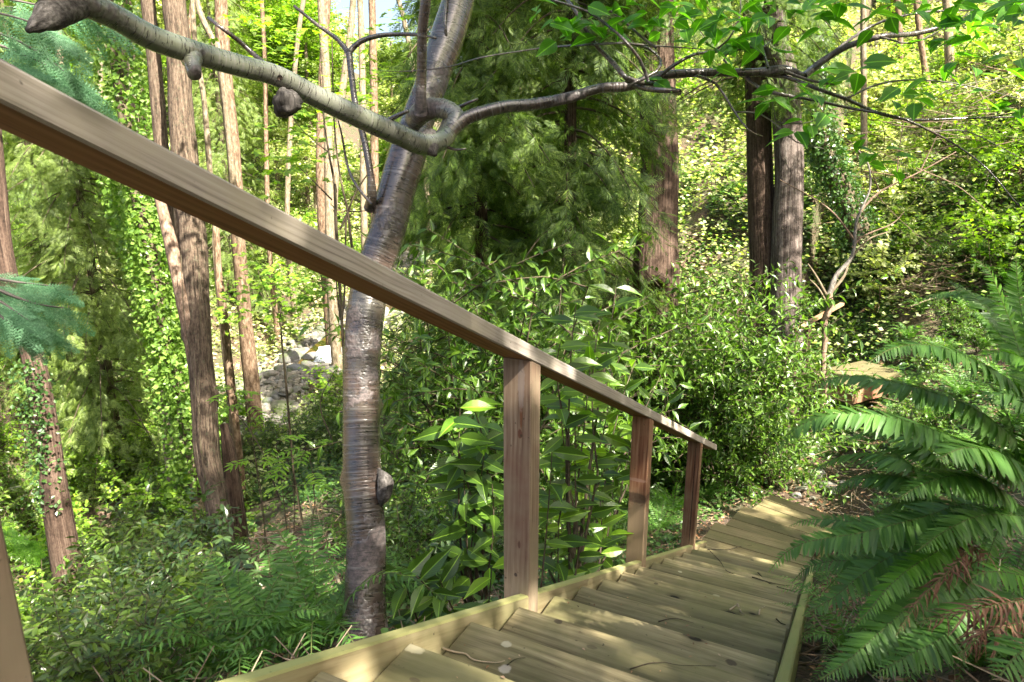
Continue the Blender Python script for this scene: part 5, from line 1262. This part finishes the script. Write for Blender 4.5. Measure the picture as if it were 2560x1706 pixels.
# left slope: small-leaved evergreen shrubs
brush = G(740, 1440)
path_pts = [G(1010, 1010), G(1020, 1080), G(1000, 1150)]
def ok_left(x, y):
    if x > -1.3 or creek_d(x, y) < (0.9 if y < 12 else 2.6): return False
    q = in_view(np.array([x, y, H(x, y)]))
    if q is None: return False
    px, py, w = q
    if 560 < px < 900 and py > 1150: return False
    if 480 < px < 620 and py > 1150 and r.random() < .6: return False
    if 640 < px < 1080 and 900 < py < 1200 and w > 6: return r.random() < 0.12
    if 880 < px < 1300 and w < 4.2: return False
    return True
for q in jitter_field(210, (-12, -1, 0, 13), ok_left, 0.46):
    v = in_view(q, 9000); px, py, w = v
    k_ = 'blue' if (r.random() < .3 and py > 1250) else ('huckle' if px < 900 or r.random() < .4 else 'salal')
    lab = ('near ' if w < 4.6 else 'mid-slope ' if w < 6.5 else 'downhill ' if w < 9 else 'distant ')+{'huckle': 'small-leaved shrub ', 'blue': 'blue-green shrub ', 'salal': 'broad-leaved shrub '}[k_]+where(q)
    grp = 'evergreen shrubs on the slope left of the stairs'
    put(k_, q, r.uniform(.7, 1.05)*(0.8 if w < 5 else 1.05), lab, grp)
def ok_z(x, y):
    q = in_view(np.array([x, y, H(x, y)])); return q is not None and not (560 < q[0] < 900 and q[1] > 1150)
for q in jitter_field(60, (-16, -6.5, 1, 12.5), ok_z, 0.85):
    k_ = 'huckle' if r.random() < .5 else 'salal' if r.random() < .6 else 'maple'
    put(k_, q, 1.35*r.uniform(.8, 1.25), {'maple': 'bright green bush ', 'huckle': 'dense small-leaved bush ', 'salal': 'broad-leaved bush '}[k_]+where(q), 'bushes on the creek banks', 'bank_bush', 'bank bush')
def ok_w(x, y):
    q = in_view(np.array([x, y, H(x, y)]))
    return q is not None and -3.5 > creek_d(x, y) or (q is not None and y < 11.5 and creek_d(x, y) < -.4)
for q in jitter_field(70, (-30, -9, -1, 19), ok_w, 0.8):
    k_ = 'maple' if r.random() < .4 else 'huckle' if r.random() < .5 else 'salal'
    put(k_, q, (1.1 if k_ == 'maple' else 1.5)*r.uniform(.8, 1.3), {'maple': 'bright green bush ', 'huckle': 'dense small-leaved bush ', 'salal': 'broad-leaved bush '}[k_]+where(q), 'bushes on the creek banks', 'bank_bush', 'bank bush')
# laurel thicket behind the rail, centre and right of centre
def ok_c(x, y):
    if creek_d(x, y) < 4: return False
    if x > -0.6 and y < 9.5: return False
    q = in_view(np.array([x, y, H(x, y)]))
    if q is None: return False
    px, py, w = q
    return 1090 < px < 2010 and w > 4.6 and not (px > 1480 and py > 1010) and not (px > 1640 and py > 960) and not (px > 1860)
for q in jitter_field(50, (-6.5, .6, 3, 15), ok_c, 0.8):
    px, py, w = in_view(q, 9000)
    big_ = 1.05 if w < 8 else 1.2
    k_ = 'laur' if r.random() < .6 else 'salal'
    side = 'left of the burled cedar' if px < 1600 else 'around the foot of the two cedar trunks'
    put(k_, q, big_*r.uniform(.85, 1.3), 'glossy laurel bush '+where(q, 1.0), 'laurel bushes of the thicket', 'laurel_bush', 'laurel')
for px, py, d, s in [(1790, 640, 9.5, 1.5), (1900, 700, 9.8, 1.5), (1850, 780, 9.0, 1.4), (1960, 800, 9.5, 1.4), (1740, 760, 9.2, 1.4), (1240, 620, 7.5, 1.5), (1180, 700, 7.4, 1.5), (1330, 700, 7.8, 1.3)]:
    top = W(px, py, d); g_ = H(top[0], top[1]); sc = max(0.5, (top[2]-g_)/2.4)
    put('tall', [top[0], top[1], g_], sc, 'tall laurel rising over the thicket '+where(W(px, py, d), 0), 'tall laurels above the thicket', 'laurel_bush', 'laurel')
# right bank
def ok_r(x, y):
    q = in_view(np.array([x, y, H(x, y)]))
    return q is not None and q[0] > 1980 and q[2] > 6.5 and not (-1.2 < x < 2.3 and 10 < y < 16.5) and not (x < 1.4 and y < 12)
for q in jitter_field(95, (-.5, 14, 6, 36), ok_r, 1.0):
    px, py, w = in_view(q, 9000)
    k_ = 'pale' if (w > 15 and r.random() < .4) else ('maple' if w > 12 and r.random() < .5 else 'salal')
    lab = {'pale': 'pale bush with sunlight painted into its leaves ', 'maple': 'bright green bush ', 'salal': 'low glossy bush '}[k_]+where(q)
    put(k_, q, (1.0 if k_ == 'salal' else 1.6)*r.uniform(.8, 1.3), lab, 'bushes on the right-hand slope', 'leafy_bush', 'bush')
# far slope: bright understorey
def ok_f(x, y):
    q = in_view(np.array([x, y, H(x, y)]), 150)
    if q is None or q[2] < 19 or creek_d(x, y) > -1.9 and creek_d(x, y) < 2.0: return False
    return True
for q in jitter_field(150, (-60, 16, 12, 62), ok_f, 1.7):
    px, py, w = in_view(q, 9000)
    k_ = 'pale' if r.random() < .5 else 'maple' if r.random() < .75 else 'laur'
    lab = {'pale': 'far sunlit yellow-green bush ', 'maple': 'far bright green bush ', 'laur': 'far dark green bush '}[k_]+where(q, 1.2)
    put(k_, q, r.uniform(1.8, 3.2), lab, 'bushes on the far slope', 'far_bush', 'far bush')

# ================================================================== BACKGROUND TREES
CR = []
for s in range(5):
    mt_ = ['bright', 'pale_far', 'bright', 'pale_far', 'cedar_yel'][s]
    CR.append(leafy_crown(500+s, 120, 3.0, 75, 0.20, KITE_B, 0.8).mesh('crown', [MT[mt_]]))
CC = []
for s in range(2):
    fo, br = cedar_crown(600+s, 1.5, 14, 2.8, 110, 34, 0.62, wood=False); CC.append(fo.mesh('conifer_crown', [MT['cedar_yel' if s else 'cedar']]))
TKS = []
for s in range(3):
    m = M(); tube(m, [[0, 0, -.3], [0.1, 0.05, 4], [-.1, .1, 9], [.1, -.1, 15]], [0.24, .2, .16, .08], 10, .5, .07, 4, seed=s); TKS.append(m.mesh('trunk', [MT[['pale_bark', 'red_bark', 'dark_bark'][s]]]))
def ok_t(x, y):
    q = in_view(np.array([x, y, H(x, y)]), 500)
    return q is not None and q[2] > 20 and abs(creek_d(x, y)) > 3 and not (100 < q[0] < 1080 and q[2] < 33) and not (q[0] > 1700 and q[2] < 38)
nt = 0
for q in jitter_field(74, (-66, 22, 14, 66), ok_t, 3.2):
    px, py, w = in_view(q, 9000)
    con = r.random() < .22
    lab = ('tall far drooping conifer ' if con else 'tall far sunlit leafy tree ')+where(q, 3.0)
    t = thing('background_tree', lab, 'tree', tuple(q), 'tall trees far back in the wood')
    t.rotation_euler = (0, 0, r.uniform(0, 6.28)); t.scale = (r.uniform(.85, 1.15),)*3
    o_ = bpy.data.objects.new('trunk', TKS[nt % 3]); COL.objects.link(o_); o_.parent = t; o_.scale = (.72, .72, 1)
    if con:
        o_ = bpy.data.objects.new('foliage', CC[nt % 2]); COL.objects.link(o_); o_.parent = t
    else:
        for lv, (zz, sc) in enumerate(((r.uniform(4.5, 6), .9), (r.uniform(9, 10.5), 1.15), (13.5, .9))):
            o_ = bpy.data.objects.new('crown', CR[(nt+lv) % 5]); COL.objects.link(o_); o_.parent = t
            o_.location = (r.uniform(-1, 1), r.uniform(-1, 1), zz); o_.scale = (sc, sc, sc); o_.rotation_euler = (0, 0, r.uniform(0, 6))
    nt += 1
# trees added out of view, crowns set towards the sun to cast dappled shade
SHC = [leafy_crown(700+q, 44, 3.0, 58, 0.22, KITE_B, 0.8).mesh('crown', [MT['bright']]) for q in range(2)]
shade = []
for (x, y, z), t_, sr in [((.4, -.6, 0), 9.5, 2.0), ((.5, 2.6, -1.2), 10.5, 2.1), ((.5, 5.6, -2.6), 13, 2.2), ((1.9, 1.8, 0), 8.5, 2.0), ((-1.2, 2.0, 1.4), 11, 2.0), ((-.05, -.1, 1.15), 8.0, 1.5), ((-4.2, 7.6, -1), 15, 2.6), ((-3.6, 8.6, 3), 13.5, 2.8), ((-1.6, 10.5, 0.5), 12.5, 2.6), ((-5, 4.5, -3), 16, 2.3), ((-.4, 13, 1), 11, 2.4), ((2.6, 4.2, .2), 8.5, 1.9), ((3, 17, 0), 12, 2.6), ((7, 22, 3), 13, 2.4), ((0, 22, 1), 15, 2.6)]:
    c_ = np.array([x, y, z])+sdir*t_
    shade.append((c_[0], c_[1], c_[2], sr))
for i, (x, y, zc, sr) in enumerate(shade):
    g_ = H(x, y)
    t = thing('added_shade_tree', 'leafy tree added out of view to cast dappled shade', 'tree', (x, y, g_), 'trees added out of view for their shade')
    o_ = bpy.data.objects.new('trunk', TKS[i % 3]); COL.objects.link(o_); o_.parent = t; o_.scale = (.8, .8, max(.2, (zc-g_)/14))
    o_ = bpy.data.objects.new('crown', SHC[i % 2]); COL.objects.link(o_); o_.parent = t; o_.location = (0, 0, zc-g_); o_.scale = (sr/3,)*3

# ================================================================== CREEK STONES, LOG, BRUSH
SM = []
for s in range(6):
    rr = 1+0.28*fbm(S*1.0+s*5.3, 1.3, 3); sx = r.uniform(.75, 1.2, 3)*np.array([1, 1, .7]); k, j = np.meshgrid(np.arange(14), np.arange(24), indexing='ij'); b = (k*25+j).ravel()
    m = M(); m.add(S*rr[:, None]*sx, np.stack([b, b+1, b+26, b+25], 1), S[:, :2], 0, True); SM.append(m.mesh('stone', [MT['stone']]))
def stone(q, s, label, group, i=[0]):
    i[0] += 1
    o_ = bpy.data.objects.new('creek_stone' if 'creek' in label else 'path_stone', SM[i[0] % 6]); COL.objects.link(o_)
    o_.location = q; o_.scale = (s*r.uniform(.8, 1.2), s*r.uniform(.8, 1.2), s*r.uniform(.6, .95)); o_.rotation_euler = (r.uniform(-.3, .3), r.uniform(-.3, .3), r.uniform(0, 6.28))
    tag(o_, label, 'stone', group)
ns = 0
while ns < 270:
    y = r.uniform(12.5, 34) if ns < 150 else r.uniform(13, 25)
    off = r.normal(0, 1.35); x = float(np.interp(y, CY, CX))+off
    if abs(off) > 4.2: continue
    q = np.array([x, y, H(x, y)]); v = in_view(q, 50)
    if v is None: continue
    s = abs(r.normal(0, .12))+.09
    q[2] += s*.15
    stone(q, s, ('large ' if s > .25 else 'mid-sized ' if s > .16 else 'small ')+'rounded grey creek stone '+where(q, 0), 'stones of the creek bed'); ns += 1
for px, py, s in [(2010, 1210, .09), (2040, 1195, .14), (2070, 1225, .11), (1990, 1245, .07), (2000, 1228, .08), (2085, 1235, .09), (2030, 1250, .06), (2110, 1215, .08)]:
    q = G(px, py); stone(q+[0, 0, s*.3], s, 'pale stone on the litter just past the lowest plank step', 'pale stones past the lowest plank step')
# gravel between the stones
n_ = 16000; m = M()
yy = r.uniform(11, 36, n_); xx = np.interp(yy, CY, CX)+r.normal(0, 1.1, n_); zz = height(xx, yy)
PB = M(); a = np.linspace(0, 2*math.pi, 7)[:-1]
vv = np.array([[0, 0, .7]]+[[math.cos(t_)*.7, math.sin(t_)*.7, .45] for t_ in a]+[[math.cos(t_), math.sin(t_), -.3] for t_ in a])
qq = [[0, 1, 2, 3], [0, 3, 4, 5], [0, 5, 6, 1]]+[[1+i, 7+i, 7+(i+1) % 6, 1+(i+1) % 6] for i in range(6)]
PB.add(vv, qq, None, 0, True); PEB = tmpl(PB)
scatter(m, PEB, np.stack([xx, yy, zz], 1), frames(rand_dirs(n_, -.3, .3), np.tile([0, 0, 1.], (n_, 1))+r.normal(0, .2, (n_, 3))), (np.abs(r.normal(0, .05, n_))+.03))
obj('creek_gravel', m, litter_mat('creek_gravel', [(0.08, 0.075, 0.065), (0.17, 0.155, 0.13), (0.26, 0.235, 0.2), (0.12, 0.11, 0.08), (0.2, 0.2, 0.19)]), kind='stuff')
# little cascade
m = M()
c0 = [W(822, 868, 24), W(812, 900, 23.6), W(800, 935, 23.2), W(770, 965, 22.8)]
P, _ = smooth_path(np.array(c0), np.zeros(4), .1); sd = rt*0.26
nz_ = np.stack([np.sin(np.arange(len(P))*1.7)*.05]*3, 1)
m.add(np.stack([P-sd*1.4+nz_, P+up*.05, P+sd-nz_], 1).reshape(-1, 3), [[3*i+k_, 3*i+k_+1, 3*i+k_+4, 3*i+k_+3] for i in range(len(P)-1) for k_ in range(2)], None, 0, True)
n = NT('white_water'); n.b.inputs['Base Color'].default_value = (0.7, 0.74, 0.78, 1); n.b.inputs['Roughness'].default_value = .3; n.bump(n.noise(n.pos(), 9, 4), .05, 1)
n.l(n.ramp(n.noise(n.mapping(n.pos(), (8, 8, 2)), 2, 3), [(.4, (.25, .27, .28)), (.6, (.8, .84, .88))]), n.b.inputs['Base Color'])
obj('cascade', m, n.mat, kind='structure')

def log(name, label, cat, pix, ws, mat, **kw):
    P = np.array([W(*p) for p in pix]); o = P[0].copy()
    m = M(); tube(m, P-o, [w/2/F_PX*p[2] for w, p in zip(ws, pix)], 14, .06, .12, 6, **kw); return obj(name, m, mat, loc=tuple(o), label=label, cat=cat)
ga = G(935, 992); gb = G(1050, 968)
da, db = depth(ga), depth(gb)
log('fallen_log', 'rotting fallen log lying on the bank just right of the cherry trunk', 'log', [(925, 988, da), (980, 978, (da+db)/2), (1045, 962, db)], [26, 28, 14], MT['cedar_bark'])

def brushpile(label, cpx, cpy, spread, n_, seed, name='brush_pile', long_=.9, hh=.35):
    r = np.random.default_rng(seed); c = G(cpx, cpy); t = thing(name, label, 'brush pile', tuple(c)); m = M()
    for i in range(n_):
        a = r.normal(.4, .8); l = long_*r.uniform(.3, 1.0); p = np.array([r.normal(0, spread), r.normal(0, spread*.8), 0])
        p[2] = H(c[0]+p[0], c[1]+p[1])-c[2]+r.uniform(0, hh)
        d = rt*math.cos(a)+np.array([fw[0], fw[1], 0])*math.sin(a)+[0, 0, r.normal(.05, .25)]
        rad = abs(r.normal(0, .006))+.003
        tube(m, [p-d*l/2, p+r.normal(0, .04, 3), p+d*l/2+r.normal(0, .05, 3)], [rad*.6, rad, rad*.4], 5, .25, cap=False)
    obj('twigs', m, MT['stick'], t, kind='stuff'); return t, c
brushpile('heap of dry sticks and brown stalks between the grooved trunk and the cherry trunk', 755, 1400, .5, 420, 4, hh=.5)
brushpile('second part of the stick heap, lower and leaning on the grooved trunk', 680, 1450, .3, 130, 5)
brushpile('tangle of dead reddish twigs on the ivy bank behind the arching fronds', 2330, 740, .4, 150, 6, hh=.6)
brushpile('pale tangle of bare twigs on the bright slope at the upper right', 2330, 480, 1.6, 260, 9, long_=2.2, hh=2.6)
brushpile('brown brush heap on the near creek bank left of the grooved trunk', 210, 960, 1.1, 240, 7, long_=1.8)
brushpile('dark sticks and dead stalks in the shade below the arching fern', 2300, 1520, .28, 160, 8, hh=.12, long_=.5)
for px, py, d_, s_ in [(70, 1230, 9.2, 1.9), (190, 1210, 9.3, 1.7), (130, 1260, 9.0, 1.8), (260, 1180, 10, 1.8), (20, 1190, 9.8, 2)]:
    w_ = W(px, py, d_); put('salal', [w_[0], w_[1], H(w_[0], w_[1])], s_, 'tall broad-leaved bush '+where(w_, 0), 'tall bushes round the reddish far-left trunk')
for i, (pa, ws, lab) in enumerate([([(615, 1485, 5.4), (700, 1462, 5.2), (765, 1435, 5.1)], [9, 8, 6], 'long bare pole lying across the stick heap, tip pointing up right'), ([(650, 1425, 5.5), (690, 1370, 5.6), (735, 1330, 5.8)], [10, 9, 5], 'pale thick stick leaning in the stick heap'), ([(855, 1475, 4.6), (830, 1420, 4.8), (790, 1375, 5), (740, 1345, 5.2), (620, 1345, 5.6)], [8, 7, 5, 4, 2], 'arched bare branch springing beside the cherry foot')]):
    log('fallen_branch', lab, 'branch', pa, ws, MT['stick'], cap=False)
# snag stumps under the double cedar
for i, (px, py, d, w, lab) in enumerate([(1880, 1170, 10.5, 56, 'broken red-brown cedar stump in the shade under the double cedar'), (1955, 1010, 12.8, 60, 'tall red-barked stump directly below the double cedar')]):
    b0 = W(px, py+60, d); o = np.array([b0[0], b0[1], H(b0[0], b0[1])-.1]); top = W(px, py-90, d)
    m = M(); tube(m, [[0, 0, 0], [0, 0, .4], [0.02, 0, max(.6, top[2]-o[2])]], [w/2/F_PX*d*1.3, w/2/F_PX*d, w/2/F_PX*d*.8], 20, .08, .12, 5, ridges=14); obj('cedar_stump', m, MT['cedar_bark'], loc=tuple(o), label=lab, cat='stump')

# ================================================================== FAR PLATFORM WITH RAIL
pc = at = None
def at_z(px, py, z):
    d = ray(px, py); return CAM+d*((z-CAM[2])/d[2])
A = at_z(2022, 928, -2.72); B = at_z(2120, 907, -2.72)
ux = unit((B-A)*[1, 1, 0]); uy = np.array([ux[1], -ux[0], 0])
Lp = np.linalg.norm((B-A)[:2]); az = math.atan2(ux[1], ux[0])
o = A.copy(); t = thing('boardwalk_platform', 'small timber boardwalk platform with post and rail, half hidden by the small bare tree', 'platform', tuple(o)); t.rotation_euler = (0, 0, az)
for i in range(5):
    m = M(); box(m, (Lp/2+0.15, -0.14-i*.20, -.02), (Lp+.5, .19, .04), 0, 0, 0, .004, 0); obj('plank', m, MT['tread'], t)
m = M(); box(m, (Lp/2+.15, -.52, -.2), (Lp+.44, .94, .30), 0, 0, 0, .004, 0); obj('frame', m, MT['post2'], t)
m = M(); box(m, (-.02, .10, .35), (.10, .10, 1.25), 0, 0, 0, .004, 2); obj('post', m, MT['post'], t)
m = M(); box(m, (.25, .10, 1.0), (.09, 1.3, .05), 0, 0, 0, .004, 1)
v = m.v[0]; m.v[0] = np.stack([v[:, 0]*0+(v[:, 1]-.10)*1.0+.25, (v[:, 0]-.25)+.10, v[:, 2]+(v[:, 1]-.1)*.28], 1); obj('rail', m, MT['post2'], t)
pl_c = A+ux*Lp/2

# ================================================================== GROUND COVER, LITTER
def cover(name, n_, region, ok, ll, mats, tm, lift, seed, mi_f=None, tilt=.45):
    r = np.random.default_rng(seed); x = r.uniform(region[0], region[1], n_*3); y = r.uniform(region[2], region[3], n_*3)
    k_ = ok(x, y, r); x = x[k_][:n_]; y = y[k_][:n_]; z = height(x, y)+r.random(len(x))**2*lift
    P = np.stack([x, y, z], 1); D = rand_dirs(len(x), -.35, .35, r); N = np.tile([0, 0, 1.], (len(x), 1))+r.normal(0, tilt, (len(x), 3))
    dd = np.linalg.norm(P-CAM, axis=1)
    m = M(); scatter(m, tm, P, frames(D, N), ll*r.uniform(.6, 1.3, len(x))*np.clip(dd/9, 1, 3))
    return obj(name, m, mats, kind='stuff')
def vis(x, y, pad=120):
    z = height(x, y); d = np.stack([x, y, z], 1)-CAM; w = d@fw; px = 1280+F_PX*(d@rt)/np.maximum(w, .1); py = 853-F_PX*(d@up)/np.maximum(w, .1)
    return (w > .8) & (px > -pad) & (px < 2560+pad) & (py < 1706+pad), px, py, w
def patchy(x, y, s, lo): return noise(np.stack([x, y, x*0], 1), s) > lo
def ok1(x, y, r):
    v, px, py, w = vis(x, y); c = creek_d(x, y)
    return v & ((x > 1.1) | (x < -0.15) | (y > 8.2)) & (c > 2.6) & (patchy(x, y, .9, -.22)) & (r.random(len(x)) < np.clip(11/w, .05, 1)**1.3) & ~((px > 930) & (px < 1090) & (py > 960) & (py < 1170)) & ~((px > 640) & (px < 870) & (py > 1260) & (py < 1500)) & ~((px > 1930) & (px < 2180) & (py > 1150) & (py < 1330)) & ~((x > 1) & (y < 5.5)) & (w > 3)
cover('ivy_ground_cover', 90000, (-12, 9, 0, 22), ok1, .055, [MT['ivy']], KITE_B, .16, 1)
def ok2(x, y, r):
    v, px, py, w = vis(x, y); return v & (w > 14) & (np.abs(creek_d(x, y)) > 1.7) & patchy(x, y, .45, -.24) & (r.random(len(x)) < np.clip(20/w, .05, 1))
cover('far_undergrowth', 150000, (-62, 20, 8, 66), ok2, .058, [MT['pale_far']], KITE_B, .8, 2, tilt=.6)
def ok4(x, y, r):
    v, px, py, w = vis(x, y); return v & (w > 9) & (np.abs(creek_d(x, y)) > 1.6) & ~((px > 480) & (px < 1080) & (py > 740) & (py < 1000))
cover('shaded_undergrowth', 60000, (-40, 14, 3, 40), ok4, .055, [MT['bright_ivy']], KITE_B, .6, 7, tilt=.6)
def ok3(x, y, r):
    v, px, py, w = vis(x, y); return v & ((x > 1.0) | (x < -0.1) | (y > 7.9)) & (w < 12) & (r.random(len(x)) < np.clip(4/w, .05, 1))
cover('leaf_litter', 26000, (-9, 5, -1, 14), ok3, .05, [MT['litter']], KITE, .03, 3, tilt=.35)
STK = M(); STK.add([[-.012, 0, 0], [.012, 0, 0], [.008, 1, .02], [-.008, 1, .02], [0, 0, .02], [0, 1, .03]], [[0, 1, 2, 3], [0, 4, 5, 3], [1, 4, 5, 2]]); STKT = tmpl(STK)
cover('dead_stalks', 9000, (-9, 5, -1, 12), ok3, .22, [MT['stick']], STKT, .08, 4, tilt=.2)

# debris lying on the treads: each twig its own thing
def on_stair(px, py):
    best = None
    for k_ in range(-2, 19):
        z = -k_*RISE; q = at_z(px, py, z)
        if k_ < 16 and (k_-1)*RUN <= q[1]+.001 <= k_*RUN+.001: return q+[0, 0, .004]
        if k_ >= 16 and best is None and q[1] < 5.26+(k_-15)*.66 and q[1] > 5: best = q+[0, 0, .004]
    return best if best is not None else at_z(px, py, -16*RISE)
twigs = [([(1107, 1626), (1140, 1636), (1165, 1640), (1185, 1655), (1240, 1662), (1262, 1657)], 5, 'knobbly dark twig lying across the near treads beside the pale fungus spot'),
         ([(1268, 1668), (1285, 1655), (1300, 1651), (1313, 1650)], 3, 'small forked twig tip next to the knobbly twig'),
         ([(1575, 1678), (1620, 1664), (1660, 1661), (1700, 1668), (1790, 1670)], 3, 'long thin crooked twig on the bottom right tread'),
         ([(1645, 1558), (1675, 1551), (1700, 1552), (1735, 1562)], 2.5, 'thin crooked twig on a middle tread'),
         ([(1775, 1380), (1800, 1405), (1815, 1428), (1835, 1438)], 2.5, 'fine twig slanting down the upper treads'),
         ([(1895, 1434), (1920, 1458), (1945, 1470), (1990, 1482)], 3, 'forked dark twig near the right stringer'),
         ([(1880, 1445), (1930, 1460), (1970, 1466), (2000, 1460)], 2.5, 'wiry twig crossing the forked twig near the right stringer'),
         ([(1770, 1376), (1820, 1376), (1850, 1368), (1880, 1365)], 2.5, 'thin twig lying across the first plank step'),
         ([(1897, 1540), (1900, 1527), (1912, 1519)], 3.5, 'pale curved twig on the lower middle tread'),
         ([(1824, 1528), (1834, 1521), (1840, 1516)], 4, 'short chip of bark, left leg of the pair on the tread'), ([(1843, 1513), (1850, 1530), (1858, 1540)], 5, 'short chip of bark, right leg of the pair on the tread'),
         ([(1940, 1550), (1952, 1561), (1964, 1565)], 3, 'small curved stalk near the right end of a tread')]
for pa, w, lab in twigs:
    P = np.array([on_stair(*p)+[0, 0, .003] for p in pa]); o = P[0].copy(); d = depth(o)
    P[:, 2] = np.maximum.accumulate(P[::-1, 2])[::-1] if P[0, 2] > P[-1, 2] else P[:, 2]
    m = M(); tube(m, P-o, np.linspace(w, w*.5, len(P))/2/F_PX*d, 6, .01, .2, 60, cap=False); obj('fallen_twig', m, MT['stick'] if w > 3.2 else MT['dark_bark'], loc=tuple(o), label=lab, cat='twig')
m = M(); n_ = 420
yy = r.uniform(-.6, 7.2, n_); xx = r.uniform(.03, .87, n_); kk = np.ceil(yy/RUN); kk = np.where(yy > 5.04, np.clip(16+np.floor((yy-5.1)/.7), 16, 18), kk)
xx = np.where(yy > 5.04, xx*.75+.12+(yy-5.1)*.1, xx); P = np.stack([xx, yy, -kk*RISE+.005], 1)
scatter(m, KITE, P, frames(rand_dirs(n_, -.05, .05), np.tile([0, 0, 1.], (n_, 1))+r.normal(0, .15, (n_, 3))), np.abs(r.normal(0, .008, n_))+.004)
obj('tread_debris', m, MT['litter'], kind='stuff')
